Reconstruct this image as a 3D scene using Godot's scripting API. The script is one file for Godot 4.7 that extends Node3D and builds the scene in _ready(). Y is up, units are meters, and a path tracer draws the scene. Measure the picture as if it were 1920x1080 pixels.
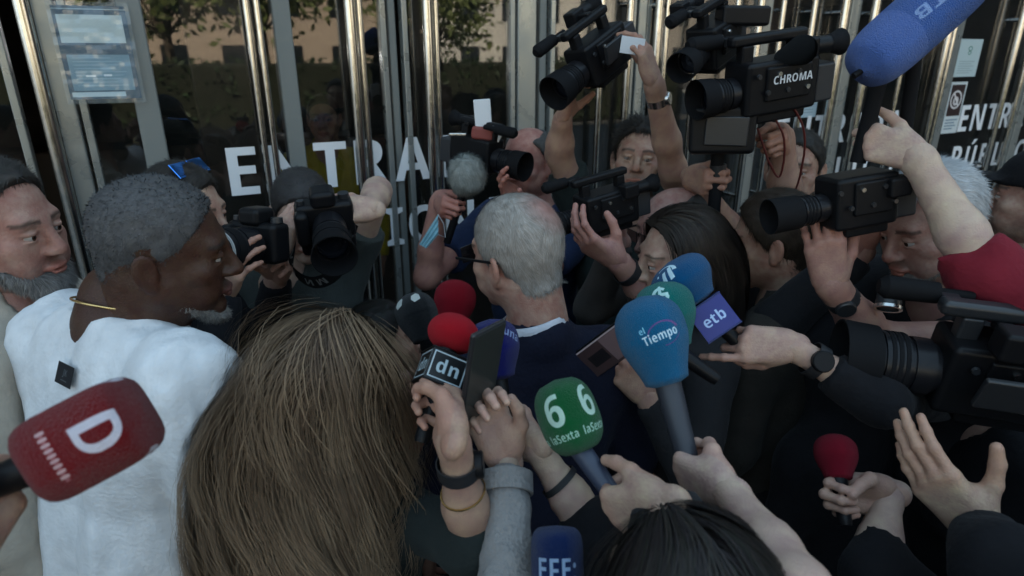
extends Node3D
# A press scrum in front of the glass entrance of a public building: people, cameras, microphones, doors.

var noise_tex := {}
var mats := {}
var used := {}
var heads := {}
var hands := {}
var nails := {}
var tasks: Array = []
var results: Array = []
var bold_font: SystemFont
var plain_font: SystemFont

func _ready() -> void:
	var cam := Camera3D.new()
	cam.name = "camera"
	cam.fov = 48.92
	cam.near = 0.02
	cam.far = 1200.0
	cam.position = Vector3(0, 2.0, 0)
	cam.rotation_degrees = Vector3(-20.3, 0, 0)
	var at := CameraAttributesPhysical.new()
	at.frustum_focal_length = 26.38
	at.frustum_focus_distance = 1.3
	at.exposure_aperture = 5.0
	cam.attributes = at
	add_child(cam)
	cam.current = true
	var env := Environment.new()
	env.background_mode = Environment.BG_SKY
	var sky := Sky.new()
	var sm := ProceduralSkyMaterial.new()
	sm.sky_top_color = Color(0.58, 0.69, 0.78)
	sm.sky_horizon_color = Color(0.86, 0.89, 0.88)
	sm.sky_curve = 0.12
	sm.ground_bottom_color = Color(0.30, 0.29, 0.27)
	sm.ground_horizon_color = Color(0.60, 0.62, 0.62)
	sky.sky_material = sm
	env.sky = sky
	env.background_energy_multiplier = 1.0
	env.tonemap_mode = Environment.TONE_MAPPER_LINEAR
	env.tonemap_exposure = 2.5
	env.sdfgi_enabled = true
	env.ssao_enabled = true
	env.ssil_enabled = true
	var we := WorldEnvironment.new()
	we.name = "world_environment"
	we.environment = env
	add_child(we)
	var sun := DirectionalLight3D.new()
	sun.name = "sun"
	sun.light_energy = 1.6
	sun.light_color = Color(1.0, 0.94, 0.84)
	sun.light_angular_distance = 0.5
	sun.shadow_enabled = true
	add_child(sun)
	var sd := Vector3(sin(deg_to_rad(27.0)) * 0.8 + 0.25, -0.72, cos(deg_to_rad(27.0)) * 0.8)
	sun.basis = Basis.looking_at(sd.normalized())

	bold_font = SystemFont.new()
	bold_font.font_names = PackedStringArray(["Droid Sans"])
	bold_font.font_weight = 700
	plain_font = SystemFont.new()
	plain_font.font_names = PackedStringArray(["Droid Sans"])

	build_setting()
	build_street()
	build_people()
	build_gear()
	run_tasks()
	sew_label()

# ------------------------------------------------------------------ plain mesh building
class Geo:
	var v := PackedVector3Array()
	var n := PackedVector3Array()
	var u := PackedVector2Array()
	var c := PackedColorArray()
	var i := PackedInt32Array()
	var col := Color(1, 1, 1)

	func vert(p: Vector3, nn: Vector3, uv := Vector2.ZERO) -> int:
		v.append(p); n.append(nn); u.append(uv); c.append(col)
		return v.size() - 1

	func tri(a: int, b: int, d: int) -> void:
		var g := (v[b] - v[a]).cross(v[d] - v[a])
		if g.dot(n[a] + n[b] + n[d]) > 0.0:
			i.append(a); i.append(d); i.append(b)
		else:
			i.append(a); i.append(b); i.append(d)

	func quad(a: int, b: int, d: int, e: int) -> void:
		tri(a, b, d); tri(a, d, e)

	func face(p: Array, uvs := []) -> void:
		var nn: Vector3 = (p[1] - p[0]).cross(p[2] - p[0]).normalized()
		var k := []
		for j in p.size():
			k.append(vert(p[j], nn, uvs[j] if uvs.size() else Vector2.ZERO))
		for j in range(1, p.size() - 1):
			tri(k[0], k[j], k[j + 1])

	# box with rounded edges
	func box(t: Transform3D, size: Vector3, r := 0.004) -> void:
		var h := size * 0.5
		r = minf(r, minf(h.x, minf(h.y, h.z)) * 0.98)
		var q := h - Vector3(r, r, r)
		for ax in 3:
			for sg in [-1.0, 1.0]:
				var a1 := (ax + 1) % 3
				var a2 := (ax + 2) % 3
				var ids := []
				for y in 4:
					for x in 4:
						var p := Vector3.ZERO
						p[ax] = h[ax] * sg
						p[a1] = [-h[a1], -q[a1], q[a1], h[a1]][x]
						p[a2] = [-h[a2], -q[a2], q[a2], h[a2]][y]
						var k := p.clamp(-q, q)
						var d := (p - k).normalized()
						ids.append(vert(t * (k + d * r), (t.basis * d).normalized(), Vector2(0.5 + 0.5 * p[a1] / h[a1] * sg, 0.5 - 0.5 * p[a2] / h[a2])))
				for y in 3:
					for x in 3:
						quad(ids[y * 4 + x], ids[y * 4 + x + 1], ids[y * 4 + x + 5], ids[y * 4 + x + 4])

	# turned shape round the local y axis; profile is [y, r] pairs
	func lathe(t: Transform3D, prof: Array, seg := 20, smooth := false) -> void:
		var tot := 0.0
		for k in range(1, prof.size()):
			tot += Vector2(prof[k][0] - prof[k - 1][0], prof[k][1] - prof[k - 1][1]).length()
		var at := 0.0
		var ns := []
		for k in range(prof.size() - 1):
			ns.append(Vector2(prof[k + 1][0] - prof[k][0], -(prof[k + 1][1] - prof[k][1])).normalized())
		for k in range(prof.size() - 1):
			var ln := Vector2(prof[k + 1][0] - prof[k][0], prof[k + 1][1] - prof[k][1]).length()
			var rows := []
			for e in 2:
				var m: Vector2 = ns[k]
				if smooth:
					var o: int = clampi(k - 1 + 2 * e, 0, ns.size() - 1)
					m = (ns[k] + ns[o]).normalized()
				var row := []
				for s in seg + 1:
					var a := TAU * (float(s) / seg - 0.5)
					var d := Vector3(sin(a), 0, cos(a))
					var p: Vector3 = d * prof[k + e][1] + Vector3(0, prof[k + e][0], 0)
					row.append(vert(t * p, (t.basis * (d * m.x + Vector3(0, m.y, 0))).normalized(), Vector2(float(s) / seg, 1.0 - (at + ln * e) / tot)))
				rows.append(row)
			for s in seg:
				quad(rows[0][s], rows[0][s + 1], rows[1][s + 1], rows[1][s])
			at += ln

	func rod(a: Vector3, b: Vector3, ra: float, rb: float, seg := 14) -> void:
		var L := (b - a).length()
		lathe(Geo.along(a, b), [[0, 0.0001], [0, ra], [L, rb], [L, 0.0001]], seg)

	# tube through points
	func tube(pts: Array, r: float, seg := 6) -> void:
		var last := []
		var ref := Vector3(0.31, 0.9, 0.23)
		for k in pts.size():
			var d: Vector3 = (pts[mini(k + 1, pts.size() - 1)] - pts[maxi(k - 1, 0)]).normalized()
			var x := ref.cross(d).normalized()
			var y := d.cross(x)
			var row := []
			for s in seg + 1:
				var a := TAU * s / seg
				var nn := x * cos(a) + y * sin(a)
				row.append(vert(pts[k] + nn * r, nn))
			if last.size():
				for s in seg:
					quad(last[s], last[s + 1], row[s + 1], row[s])
			last = row

	static func along(a: Vector3, b: Vector3, z := Vector3.ZERO) -> Transform3D:
		var y := (b - a).normalized()
		if z == Vector3.ZERO:
			z = Vector3(0.2, 0.1, 1) if absf(y.z) < 0.8 else Vector3(1, 0.1, 0)
		var x := y.cross(z).normalized()
		return Transform3D(Basis(x, y, x.cross(y)), a)

	func mesh() -> ArrayMesh:
		var arr := []
		arr.resize(Mesh.ARRAY_MAX)
		arr[Mesh.ARRAY_VERTEX] = v
		arr[Mesh.ARRAY_NORMAL] = n
		arr[Mesh.ARRAY_TEX_UV] = u
		arr[Mesh.ARRAY_COLOR] = c
		arr[Mesh.ARRAY_INDEX] = i
		var m := ArrayMesh.new()
		m.add_surface_from_arrays(Mesh.PRIMITIVE_TRIANGLES, arr)
		return m

	# adds a meshed field [verts, normals, index], moved by t
	func add_field(f: Array, t := Transform3D(), flip := false, colour = null) -> void:
		var base := v.size()
		var nb := t.basis.inverse().transposed()
		var fv: PackedVector3Array = f[0]
		var fn: PackedVector3Array = f[1]
		var fi: PackedInt32Array = f[2]
		for k in fv.size():
			v.append(t * fv[k])
			n.append((nb * fn[k]).normalized())
			u.append(Vector2.ZERO)
			c.append(colour.call(fv[k]) if colour != null else col)
		for k in range(0, fi.size(), 3):
			i.append(base + fi[k])
			if flip:
				i.append(base + fi[k + 2]); i.append(base + fi[k + 1])
			else:
				i.append(base + fi[k + 1]); i.append(base + fi[k + 2])

# ------------------------------------------------------------------ soft bodies: distance field -> surface nets
class Field:
	var b: Array = []
	var cell := 0.01
	var amp := 0.0
	var freq := 10.0
	var stretch := Vector3.ONE
	var seed_n := 1

	# tapered capsule; sq > 1 flattens along the axis sax; clip cuts the end flat at b
	func cap(p: Vector3, q: Vector3, ra: float, rb: float, k := 0.02, sax := Vector3.ZERO, sq := 1.0, op := 0, clip := false) -> void:
		b.append([0, p, q, ra, rb, k, sax, sq, op, clip])

	func ell(p: Vector3, r: Vector3, k := 0.02, basis := Basis(), op := 0) -> void:
		b.append([1, p, r, basis, 0.0, k, Vector3.ZERO, 1.0, op, false])

	# removes all beyond the plane through p with normal nn
	func cut(p: Vector3, nn: Vector3) -> void:
		b.append([2, p, nn.normalized(), 0.0, 0.0, 0.002, Vector3.ZERO, 1.0, 1, false])

	func run() -> Array:
		var lo := Vector3(1e9, 1e9, 1e9)
		var hi := -lo
		for e in b:
			if e[8] != 0:
				continue
			var r: float
			if e[0] == 0:
				r = maxf(e[3], e[4])
				lo = lo.min(e[1] - Vector3(r, r, r)).min(e[2] - Vector3(r, r, r))
				hi = hi.max(e[1] + Vector3(r, r, r)).max(e[2] + Vector3(r, r, r))
			else:
				r = maxf(e[2].x, maxf(e[2].y, e[2].z))
				var ex: Vector3 = Vector3(r, r, r)
				if e[3] == Basis():
					ex = e[2]
				lo = lo.min(e[1] - ex)
				hi = hi.max(e[1] + ex)
		var pad := cell * 3.0 + absf(amp) + 0.01
		lo -= Vector3(pad, pad, pad)
		hi += Vector3(pad, pad, pad)
		var nx := int((hi.x - lo.x) / cell) + 2
		var ny := int((hi.y - lo.y) / cell) + 2
		var nz := int((hi.z - lo.z) / cell) + 2
		var f := PackedFloat32Array()
		f.resize(nx * ny * nz)
		f.fill(9.0)
		for e in b:
			var kind: int = e[0]
			var a: Vector3 = e[1]
			var k: float = e[5]
			var op: int = e[8]
			var m := k + cell * 2.5
			var l2 := lo
			var h2 := hi
			var ab := Vector3.ZERO
			var ra := 0.0
			var dr := 0.0
			var inv := 0.0
			var sax: Vector3 = e[6]
			var sq: float = e[7]
			var clip: bool = e[9]
			var cd := Vector3.ZERO
			var cl := 0.0
			var ib := Basis()
			var er := Vector3.ONE
			var er2 := Vector3.ONE
			if kind == 0:
				var q: Vector3 = e[2]
				var r := maxf(e[3], e[4]) + m
				l2 = a.min(q) - Vector3(r, r, r)
				h2 = a.max(q) + Vector3(r, r, r)
				ab = q - a
				cd = ab.normalized()
				cl = ab.length()
				if sq != 1.0:
					ab += sax * (ab.dot(sax) * (sq - 1.0))
				ra = e[3]
				dr = e[4] - e[3]
				inv = 1.0 / maxf(ab.length_squared(), 1e-9)
			elif kind == 1:
				er = e[2]
				er2 = er * er
				ib = (e[3] as Basis).transposed()
				var r2 := maxf(er.x, maxf(er.y, er.z)) + m
				l2 = a - Vector3(r2, r2, r2)
				h2 = a + Vector3(r2, r2, r2)
			else:
				cd = e[2]
			var x0 := maxi(0, int((l2.x - lo.x) / cell))
			var y0 := maxi(0, int((l2.y - lo.y) / cell))
			var z0 := maxi(0, int((l2.z - lo.z) / cell))
			var x1 := mini(nx - 1, int((h2.x - lo.x) / cell) + 1)
			var y1 := mini(ny - 1, int((h2.y - lo.y) / cell) + 1)
			var z1 := mini(nz - 1, int((h2.z - lo.z) / cell) + 1)
			for iz in range(z0, z1 + 1):
				for iy in range(y0, y1 + 1):
					var row := (iz * ny + iy) * nx
					var base := Vector3(lo.x, lo.y + iy * cell, lo.z + iz * cell) - a
					for ix in range(x0, x1 + 1):
						var g := f[row + ix]
						if op != 0 and g > 1.0:
							continue
						var p := base
						p.x += ix * cell
						var d: float
						if kind == 0:
							var p0 := p
							if sq != 1.0:
								p += sax * (p.dot(sax) * (sq - 1.0))
							var h := clampf(p.dot(ab) * inv, 0.0, 1.0)
							d = (p - ab * h).length() - ra - dr * h
							if sq > 1.0 and d > 0.0:
								d /= 0.5 + 0.5 * sq
							if clip:
								d = maxf(d, p0.dot(cd) - cl)
						elif kind == 1:
							p = ib * p
							var k0 := (p / er).length()
							var k1 := (p / er2).length()
							d = k0 * (k0 - 1.0) / maxf(k1, 1e-6)
						else:
							d = -p.dot(cd)
						if op == 0:
							if d > m:
								continue
							var w := k - absf(d - g)
							g = minf(g, d)
							if w > 0.0:
								g -= w * w / k * 0.25
						else:
							var w2 := k - absf(g + d)
							g = maxf(g, -d)
							if w2 > 0.0:
								g += w2 * w2 / k * 0.25
						f[row + ix] = g
		if amp != 0.0:
			var no := FastNoiseLite.new()
			no.seed = seed_n
			no.frequency = freq
			no.fractal_octaves = 3
			var lim := cell * 3.0 + amp
			for iz in nz:
				for iy in ny:
					var row2 := (iz * ny + iy) * nx
					for ix in nx:
						var g2 := f[row2 + ix]
						if g2 < lim and g2 > -lim:
							f[row2 + ix] = g2 + amp * no.get_noise_3d((lo.x + ix * cell) * stretch.x, (lo.y + iy * cell) * stretch.y, (lo.z + iz * cell) * stretch.z)
		return nets(f, nx, ny, nz, lo)

	func nets(f: PackedFloat32Array, nx: int, ny: int, nz: int, lo: Vector3) -> Array:
		var vid := PackedInt32Array()
		vid.resize(f.size())
		vid.fill(-1)
		var vs := PackedVector3Array()
		var cells := PackedInt32Array()
		var sy := nx
		var sz := nx * ny
		var lim := cell * 3.5
		for iz in nz - 1:
			for iy in ny - 1:
				var row := (iz * ny + iy) * nx
				for ix in nx - 1:
					var o := row + ix
					var f0 := f[o]
					if f0 > lim or f0 < -lim:
						continue
					var f1 := f[o + 1]
					var f2 := f[o + sy]
					var f3 := f[o + sy + 1]
					var f4 := f[o + sz]
					var f5 := f[o + sz + 1]
					var f6 := f[o + sz + sy]
					var f7 := f[o + sz + sy + 1]
					var mn := minf(minf(minf(f0, f1), minf(f2, f3)), minf(minf(f4, f5), minf(f6, f7)))
					if mn >= 0.0:
						continue
					var mx := maxf(maxf(maxf(f0, f1), maxf(f2, f3)), maxf(maxf(f4, f5), maxf(f6, f7)))
					if mx < 0.0:
						continue
					var s := Vector3.ZERO
					var c := 0
					if (f0 < 0.0) != (f1 < 0.0):
						s += Vector3(f0 / (f0 - f1), 0, 0); c += 1
					if (f2 < 0.0) != (f3 < 0.0):
						s += Vector3(f2 / (f2 - f3), 1, 0); c += 1
					if (f4 < 0.0) != (f5 < 0.0):
						s += Vector3(f4 / (f4 - f5), 0, 1); c += 1
					if (f6 < 0.0) != (f7 < 0.0):
						s += Vector3(f6 / (f6 - f7), 1, 1); c += 1
					if (f0 < 0.0) != (f2 < 0.0):
						s += Vector3(0, f0 / (f0 - f2), 0); c += 1
					if (f1 < 0.0) != (f3 < 0.0):
						s += Vector3(1, f1 / (f1 - f3), 0); c += 1
					if (f4 < 0.0) != (f6 < 0.0):
						s += Vector3(0, f4 / (f4 - f6), 1); c += 1
					if (f5 < 0.0) != (f7 < 0.0):
						s += Vector3(1, f5 / (f5 - f7), 1); c += 1
					if (f0 < 0.0) != (f4 < 0.0):
						s += Vector3(0, 0, f0 / (f0 - f4)); c += 1
					if (f1 < 0.0) != (f5 < 0.0):
						s += Vector3(1, 0, f1 / (f1 - f5)); c += 1
					if (f2 < 0.0) != (f6 < 0.0):
						s += Vector3(0, 1, f2 / (f2 - f6)); c += 1
					if (f3 < 0.0) != (f7 < 0.0):
						s += Vector3(1, 1, f3 / (f3 - f7)); c += 1
					vid[o] = vs.size()
					vs.append(lo + (Vector3(ix, iy, iz) + s / c) * cell)
					cells.append(o)
		var idx := PackedInt32Array()
		for o in cells:
			var neg := f[o] < 0.0
			for ax in 3:
				var da: int = [1, sy, sz][ax]
				if (f[o + da] < 0.0) == neg:
					continue
				var d1: int = [sy, sz, 1][ax]
				var d2: int = [sz, 1, sy][ax]
				if o - d1 - d2 < 0:
					continue
				var q0 := vid[o]
				var q1 := vid[o - d1]
				var q2 := vid[o - d1 - d2]
				var q3 := vid[o - d2]
				if q1 < 0 or q2 < 0 or q3 < 0:
					continue
				if neg:
					idx.append(q0); idx.append(q2); idx.append(q1)
					idx.append(q0); idx.append(q3); idx.append(q2)
				else:
					idx.append(q0); idx.append(q1); idx.append(q2)
					idx.append(q0); idx.append(q2); idx.append(q3)
		var ns := PackedVector3Array()
		ns.resize(vs.size())
		for t in range(0, idx.size(), 3):
			var A := vs[idx[t]]
			var nn := (vs[idx[t + 2]] - A).cross(vs[idx[t + 1]] - A)
			ns[idx[t]] += nn
			ns[idx[t + 1]] += nn
			ns[idx[t + 2]] += nn
		for t in ns.size():
			ns[t] = ns[t].normalized()
		return [vs, ns, idx]

# ------------------------------------------------------------------ naming and tagging
func numbered(called: String, parent: Node) -> String:
	var key := str(parent.get_instance_id()) + called
	used[key] = used.get(key, -1) + 1
	return called if used[key] == 0 else "%s_%03d" % [called, used[key]]

func tag(o: Node, label: String, category: String, group := "", kind := "") -> Node:
	if label: o.set_meta("label", label)
	if category: o.set_meta("category", category)
	if group: o.set_meta("group", group)
	if kind: o.set_meta("kind", kind)
	return o

func thing(called: String, label: String, category: String, at := Vector3.ZERO, group := "") -> Node3D:
	var o := Node3D.new()
	o.name = numbered(called, self)
	add_child(o, true)
	o.position = at
	tag(o, label, category, group)
	return o

# adds a mesh given in world coordinates under parent (whose only transform is a translation chain)
func put(called: String, m: Mesh, mat: Material, parent: Node3D = self) -> MeshInstance3D:
	var o := MeshInstance3D.new()
	o.name = numbered(called, parent)
	o.mesh = m
	o.material_override = mat
	parent.add_child(o, true)
	var off := Vector3.ZERO
	var p: Node = parent
	while p is Node3D and p != self:
		off += p.position
		p = p.get_parent()
	o.position = -off
	return o

func geo(called: String, g: Geo, mat: Material, parent: Node3D = self) -> MeshInstance3D:
	return put(called, g.mesh(), mat, parent)

# ------------------------------------------------------------------ materials
func noise_map(key: String, freq: float, normal := false, ramp_a := Color.BLACK, ramp_b := Color.WHITE, octaves := 4, size := 256, bump := 4.0, kind := FastNoiseLite.TYPE_SIMPLEX_SMOOTH) -> NoiseTexture2D:
	if noise_tex.has(key):
		return noise_tex[key]
	var t := NoiseTexture2D.new()
	t.width = size
	t.height = size
	t.seamless = true
	var n := FastNoiseLite.new()
	n.seed = key.hash() % 1000
	n.frequency = freq
	n.noise_type = kind
	n.fractal_octaves = octaves
	t.noise = n
	if normal:
		t.as_normal_map = true
		t.bump_strength = bump
	else:
		var g := Gradient.new()
		g.colors = PackedColorArray([ramp_a, ramp_b])
		g.offsets = PackedFloat32Array([0.25, 0.75])
		t.color_ramp = g
	noise_tex[key] = t
	return t

# col is the real (linear) base colour
func mat(key: String, col: Color, rough := 0.8, metal := 0.0, opts := {}) -> StandardMaterial3D:
	if mats.has(key):
		return mats[key]
	var m := StandardMaterial3D.new()
	m.resource_name = key
	m.albedo_color = col.linear_to_srgb()
	m.roughness = rough
	m.metallic = metal
	if opts.get("vc", false):
		m.vertex_color_use_as_albedo = true
	if opts.has("normal"):
		m.normal_enabled = true
		m.normal_texture = opts.normal
		m.normal_scale = opts.get("ns", 0.5)
	if opts.has("tex"):
		m.albedo_texture = opts.tex
	if opts.has("rtex"):
		m.roughness_texture = opts.rtex
	if opts.has("tri"):
		m.uv1_triplanar = true
		m.uv1_world_triplanar = true
		m.uv1_scale = Vector3.ONE * opts.tri
	if opts.has("rim"):
		m.rim_enabled = true
		m.rim = opts.rim
		m.rim_tint = 0.5
	if opts.has("spec"):
		m.metallic_specular = opts.spec
	if opts.has("sss"):
		m.subsurf_scatter_enabled = true
		m.subsurf_scatter_strength = opts.sss
	if opts.has("coat"):
		m.clearcoat_enabled = true
		m.clearcoat = opts.coat
		m.clearcoat_roughness = 0.1
	if opts.has("double"):
		m.cull_mode = BaseMaterial3D.CULL_DISABLED
	mats[key] = m
	return m

func cloth(key: String, col: Color, rough := 0.92) -> StandardMaterial3D:
	var d := 0.92
	var t := noise_map("cloth_tone", 0.02, false, Color(d, d, d), Color(1, 1, 1), 5)
	return mat(key, col, rough, 0.0, {"normal": noise_map("weave", 0.12, true, Color.BLACK, Color.WHITE, 3, 256, 3.0), "ns": 0.35, "tex": t, "tri": 3.0, "rim": 0.25, "spec": 0.25})

# ------------------------------------------------------------------ lettering rasterised into a picture
func text_tris(s: String, font: Font, h: float) -> Array:
	var tm := TextMesh.new()
	tm.text = s
	tm.font = font
	tm.font_size = 64
	tm.pixel_size = 0.01
	tm.depth = 0.0
	tm.curve_step = 1.0
	var a := tm.surface_get_arrays(0)
	var vs: PackedVector3Array = a[Mesh.ARRAY_VERTEX]
	var ix: PackedInt32Array = a[Mesh.ARRAY_INDEX]
	var lo := Vector2(1e9, 1e9)
	var hi := -lo
	for p in vs:
		lo = lo.min(Vector2(p.x, p.y))
		hi = hi.max(Vector2(p.x, p.y))
	var k := h / (hi.y - lo.y)
	var out := PackedVector2Array()
	for j in ix:
		out.append((Vector2(vs[j].x, vs[j].y) - (lo + hi) * 0.5) * k)
	return [out, (hi - lo) * k]

func fill_tri(im: Image, a: Vector2, b: Vector2, c: Vector2, col: Color) -> void:
	var y0 := maxi(0, int(floor(minf(a.y, minf(b.y, c.y)))))
	var y1 := mini(im.get_height() - 1, int(ceil(maxf(a.y, maxf(b.y, c.y)))))
	var e := [[a, b], [b, c], [c, a]]
	for y in range(y0, y1 + 1):
		var fy := y + 0.5
		var x0 := 1e9
		var x1 := -1e9
		for g in e:
			var p: Vector2 = g[0]
			var q: Vector2 = g[1]
			if (p.y <= fy) != (q.y <= fy):
				var x := p.x + (q.x - p.x) * (fy - p.y) / (q.y - p.y)
				x0 = minf(x0, x)
				x1 = maxf(x1, x)
		if x1 >= x0:
			var xa := int(round(x0))
			var xb := int(round(x1))
			if xb > xa:
				im.fill_rect(Rect2i(xa, y, xb - xa, 1), col)

# writes s with its centre at p (pixels), letter height h, turned by rot
func print_text(im: Image, s: String, font: Font, p: Vector2, h: float, col: Color, rot := 0.0, wide := 1.0) -> void:
	var t: PackedVector2Array = text_tris(s, font, h)[0]
	for k in range(0, t.size(), 3):
		var q := []
		for j in 3:
			q.append(p + Vector2(t[k + j].x * wide, -t[k + j].y).rotated(rot))
		fill_tri(im, q[0], q[1], q[2], col)

func print_arc(im: Image, p: Vector2, r: float, a0: float, a1: float, w0: float, w1: float, col: Color, squash := 1.0, rot := 0.0) -> void:
	var last := []
	for k in 25:
		var t := k / 24.0
		var a := lerpf(a0, a1, t)
		var w := lerpf(w0, w1, t) * 0.5
		var d := Vector2(cos(a), sin(a) * squash)
		var cur := [p + (d * (r - w)).rotated(rot), p + (d * (r + w)).rotated(rot)]
		if last.size():
			fill_tri(im, last[0], last[1], cur[1], col)
			fill_tri(im, last[0], cur[1], cur[0], col)
		last = cur

func print_poly(im: Image, pts: Array, col: Color) -> void:
	for k in range(1, pts.size() - 1):
		fill_tri(im, pts[0], pts[k], pts[k + 1], col)

func picture(w: int, h: int, bg: Color) -> Image:
	var im := Image.create(w * 2, h * 2, false, Image.FORMAT_RGBA8)
	im.fill(bg)
	return im

func finish(im: Image) -> ImageTexture:
	im.resize(im.get_width() / 2, im.get_height() / 2, Image.INTERPOLATE_BILINEAR)
	return ImageTexture.create_from_image(im)

# ------------------------------------------------------------------ bodies
func facing(deg: float) -> Vector3:      # 0 looks towards the doors (-z), 90 to the right (+x)
	return Vector3(sin(deg_to_rad(deg)), 0, -cos(deg_to_rad(deg)))

func turn(yaw: float, pitch := 0.0, roll := 0.0) -> Basis:   # z = where the face looks, x = the person's left
	var z := facing(yaw)
	var x := Vector3.UP.cross(z)
	var b := Basis(x, Vector3.UP, z)
	return b * Basis(Vector3.RIGHT, -deg_to_rad(pitch)) * Basis(Vector3(0, 0, 1), deg_to_rad(roll))

func head_field(kind: String) -> Field:
	var f := Field.new()
	f.cell = 0.0040
	var w := 1.0
	var jaw := 1.0
	if kind == "woman":
		w = 0.95; jaw = 0.86
	elif kind == "heavy":
		w = 1.05; jaw = 1.12
	f.ell(Vector3(0, 0.035, -0.014), Vector3(0.076 * w, 0.083, 0.095))
	f.ell(Vector3(0, -0.025, 0.03), Vector3(0.062 * w, 0.082, 0.058), 0.03)
	for s in [-1.0, 1.0]:
		f.cap(Vector3(s * 0.050 * w * jaw, -0.050, -0.002), Vector3(s * 0.017, -0.103, 0.066), 0.022 * jaw, 0.017, 0.03)
		f.ell(Vector3(s * 0.046 * w, -0.022, 0.055), Vector3(0.023, 0.019, 0.022), 0.022)
		f.ell(Vector3(s * 0.036, -0.058, 0.062), Vector3(0.024, 0.026, 0.022), 0.02)
	f.ell(Vector3(0, -0.104, 0.074), Vector3(0.019 * jaw, 0.015, 0.015), 0.018)
	f.cap(Vector3(-0.036, 0.024, 0.074), Vector3(0.036, 0.024, 0.074), 0.0125, 0.0125, 0.02)
	for s in [-1.0, 1.0]:
		f.ell(Vector3(s * 0.031, 0.003, 0.094), Vector3(0.019, 0.014, 0.017), 0.012, Basis(), 1)
	f.cap(Vector3(0, 0.016, 0.086), Vector3(0, -0.028, 0.108), 0.0078, 0.0118, 0.014)
	f.ell(Vector3(0, -0.031, 0.106), Vector3(0.0115, 0.0105, 0.012), 0.008)
	for s in [-1.0, 1.0]:
		f.ell(Vector3(s * 0.0125, -0.034, 0.095), Vector3(0.0085, 0.0075, 0.011), 0.008)
		f.ell(Vector3(s * 0.007, -0.0425, 0.101), Vector3(0.0036, 0.004, 0.0055), 0.004, Basis(), 1)
		# eyelids over the eyeball
		f.ell(Vector3(s * 0.031, 0.0075, 0.0765), Vector3(0.0155, 0.0062, 0.0142), 0.005)
		f.ell(Vector3(s * 0.031, -0.0075, 0.0755), Vector3(0.0150, 0.0045, 0.0135), 0.005)
		# ear: rim, lobe, hollow
		var eb := Basis(Vector3(0, 1, 0), s * -0.35) * Basis(Vector3(1, 0, 0), -0.18)
		f.ell(Vector3(s * 0.083 * w, -0.006, -0.020), Vector3(0.007, 0.031, 0.019), 0.006, eb)
		f.ell(Vector3(s * 0.079 * w, -0.034, -0.012), Vector3(0.006, 0.010, 0.009), 0.006)
		f.ell(Vector3(s * 0.0895 * w, -0.001, -0.014), Vector3(0.006, 0.018, 0.009), 0.005, eb, 1)
	f.cap(Vector3(-0.017, -0.0655, 0.088), Vector3(0.017, -0.0655, 0.088), 0.0068, 0.0068, 0.008)
	f.ell(Vector3(0, -0.065, 0.096), Vector3(0.019, 0.005, 0.007), 0.006)
	f.ell(Vector3(0, -0.0755, 0.0945), Vector3(0.0175, 0.0058, 0.0075), 0.006)
	f.cap(Vector3(-0.022, -0.0702, 0.097), Vector3(0.022, -0.0702, 0.097), 0.0022, 0.0022, 0.003, Vector3.ZERO, 1.0, 1)
	var nr := 0.054 if kind == "woman" else (0.068 if kind == "heavy" else 0.061)
	f.cap(Vector3(0, -0.05, -0.030), Vector3(0, -0.185, -0.040), nr, nr * 1.04, 0.035)
	return f

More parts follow.
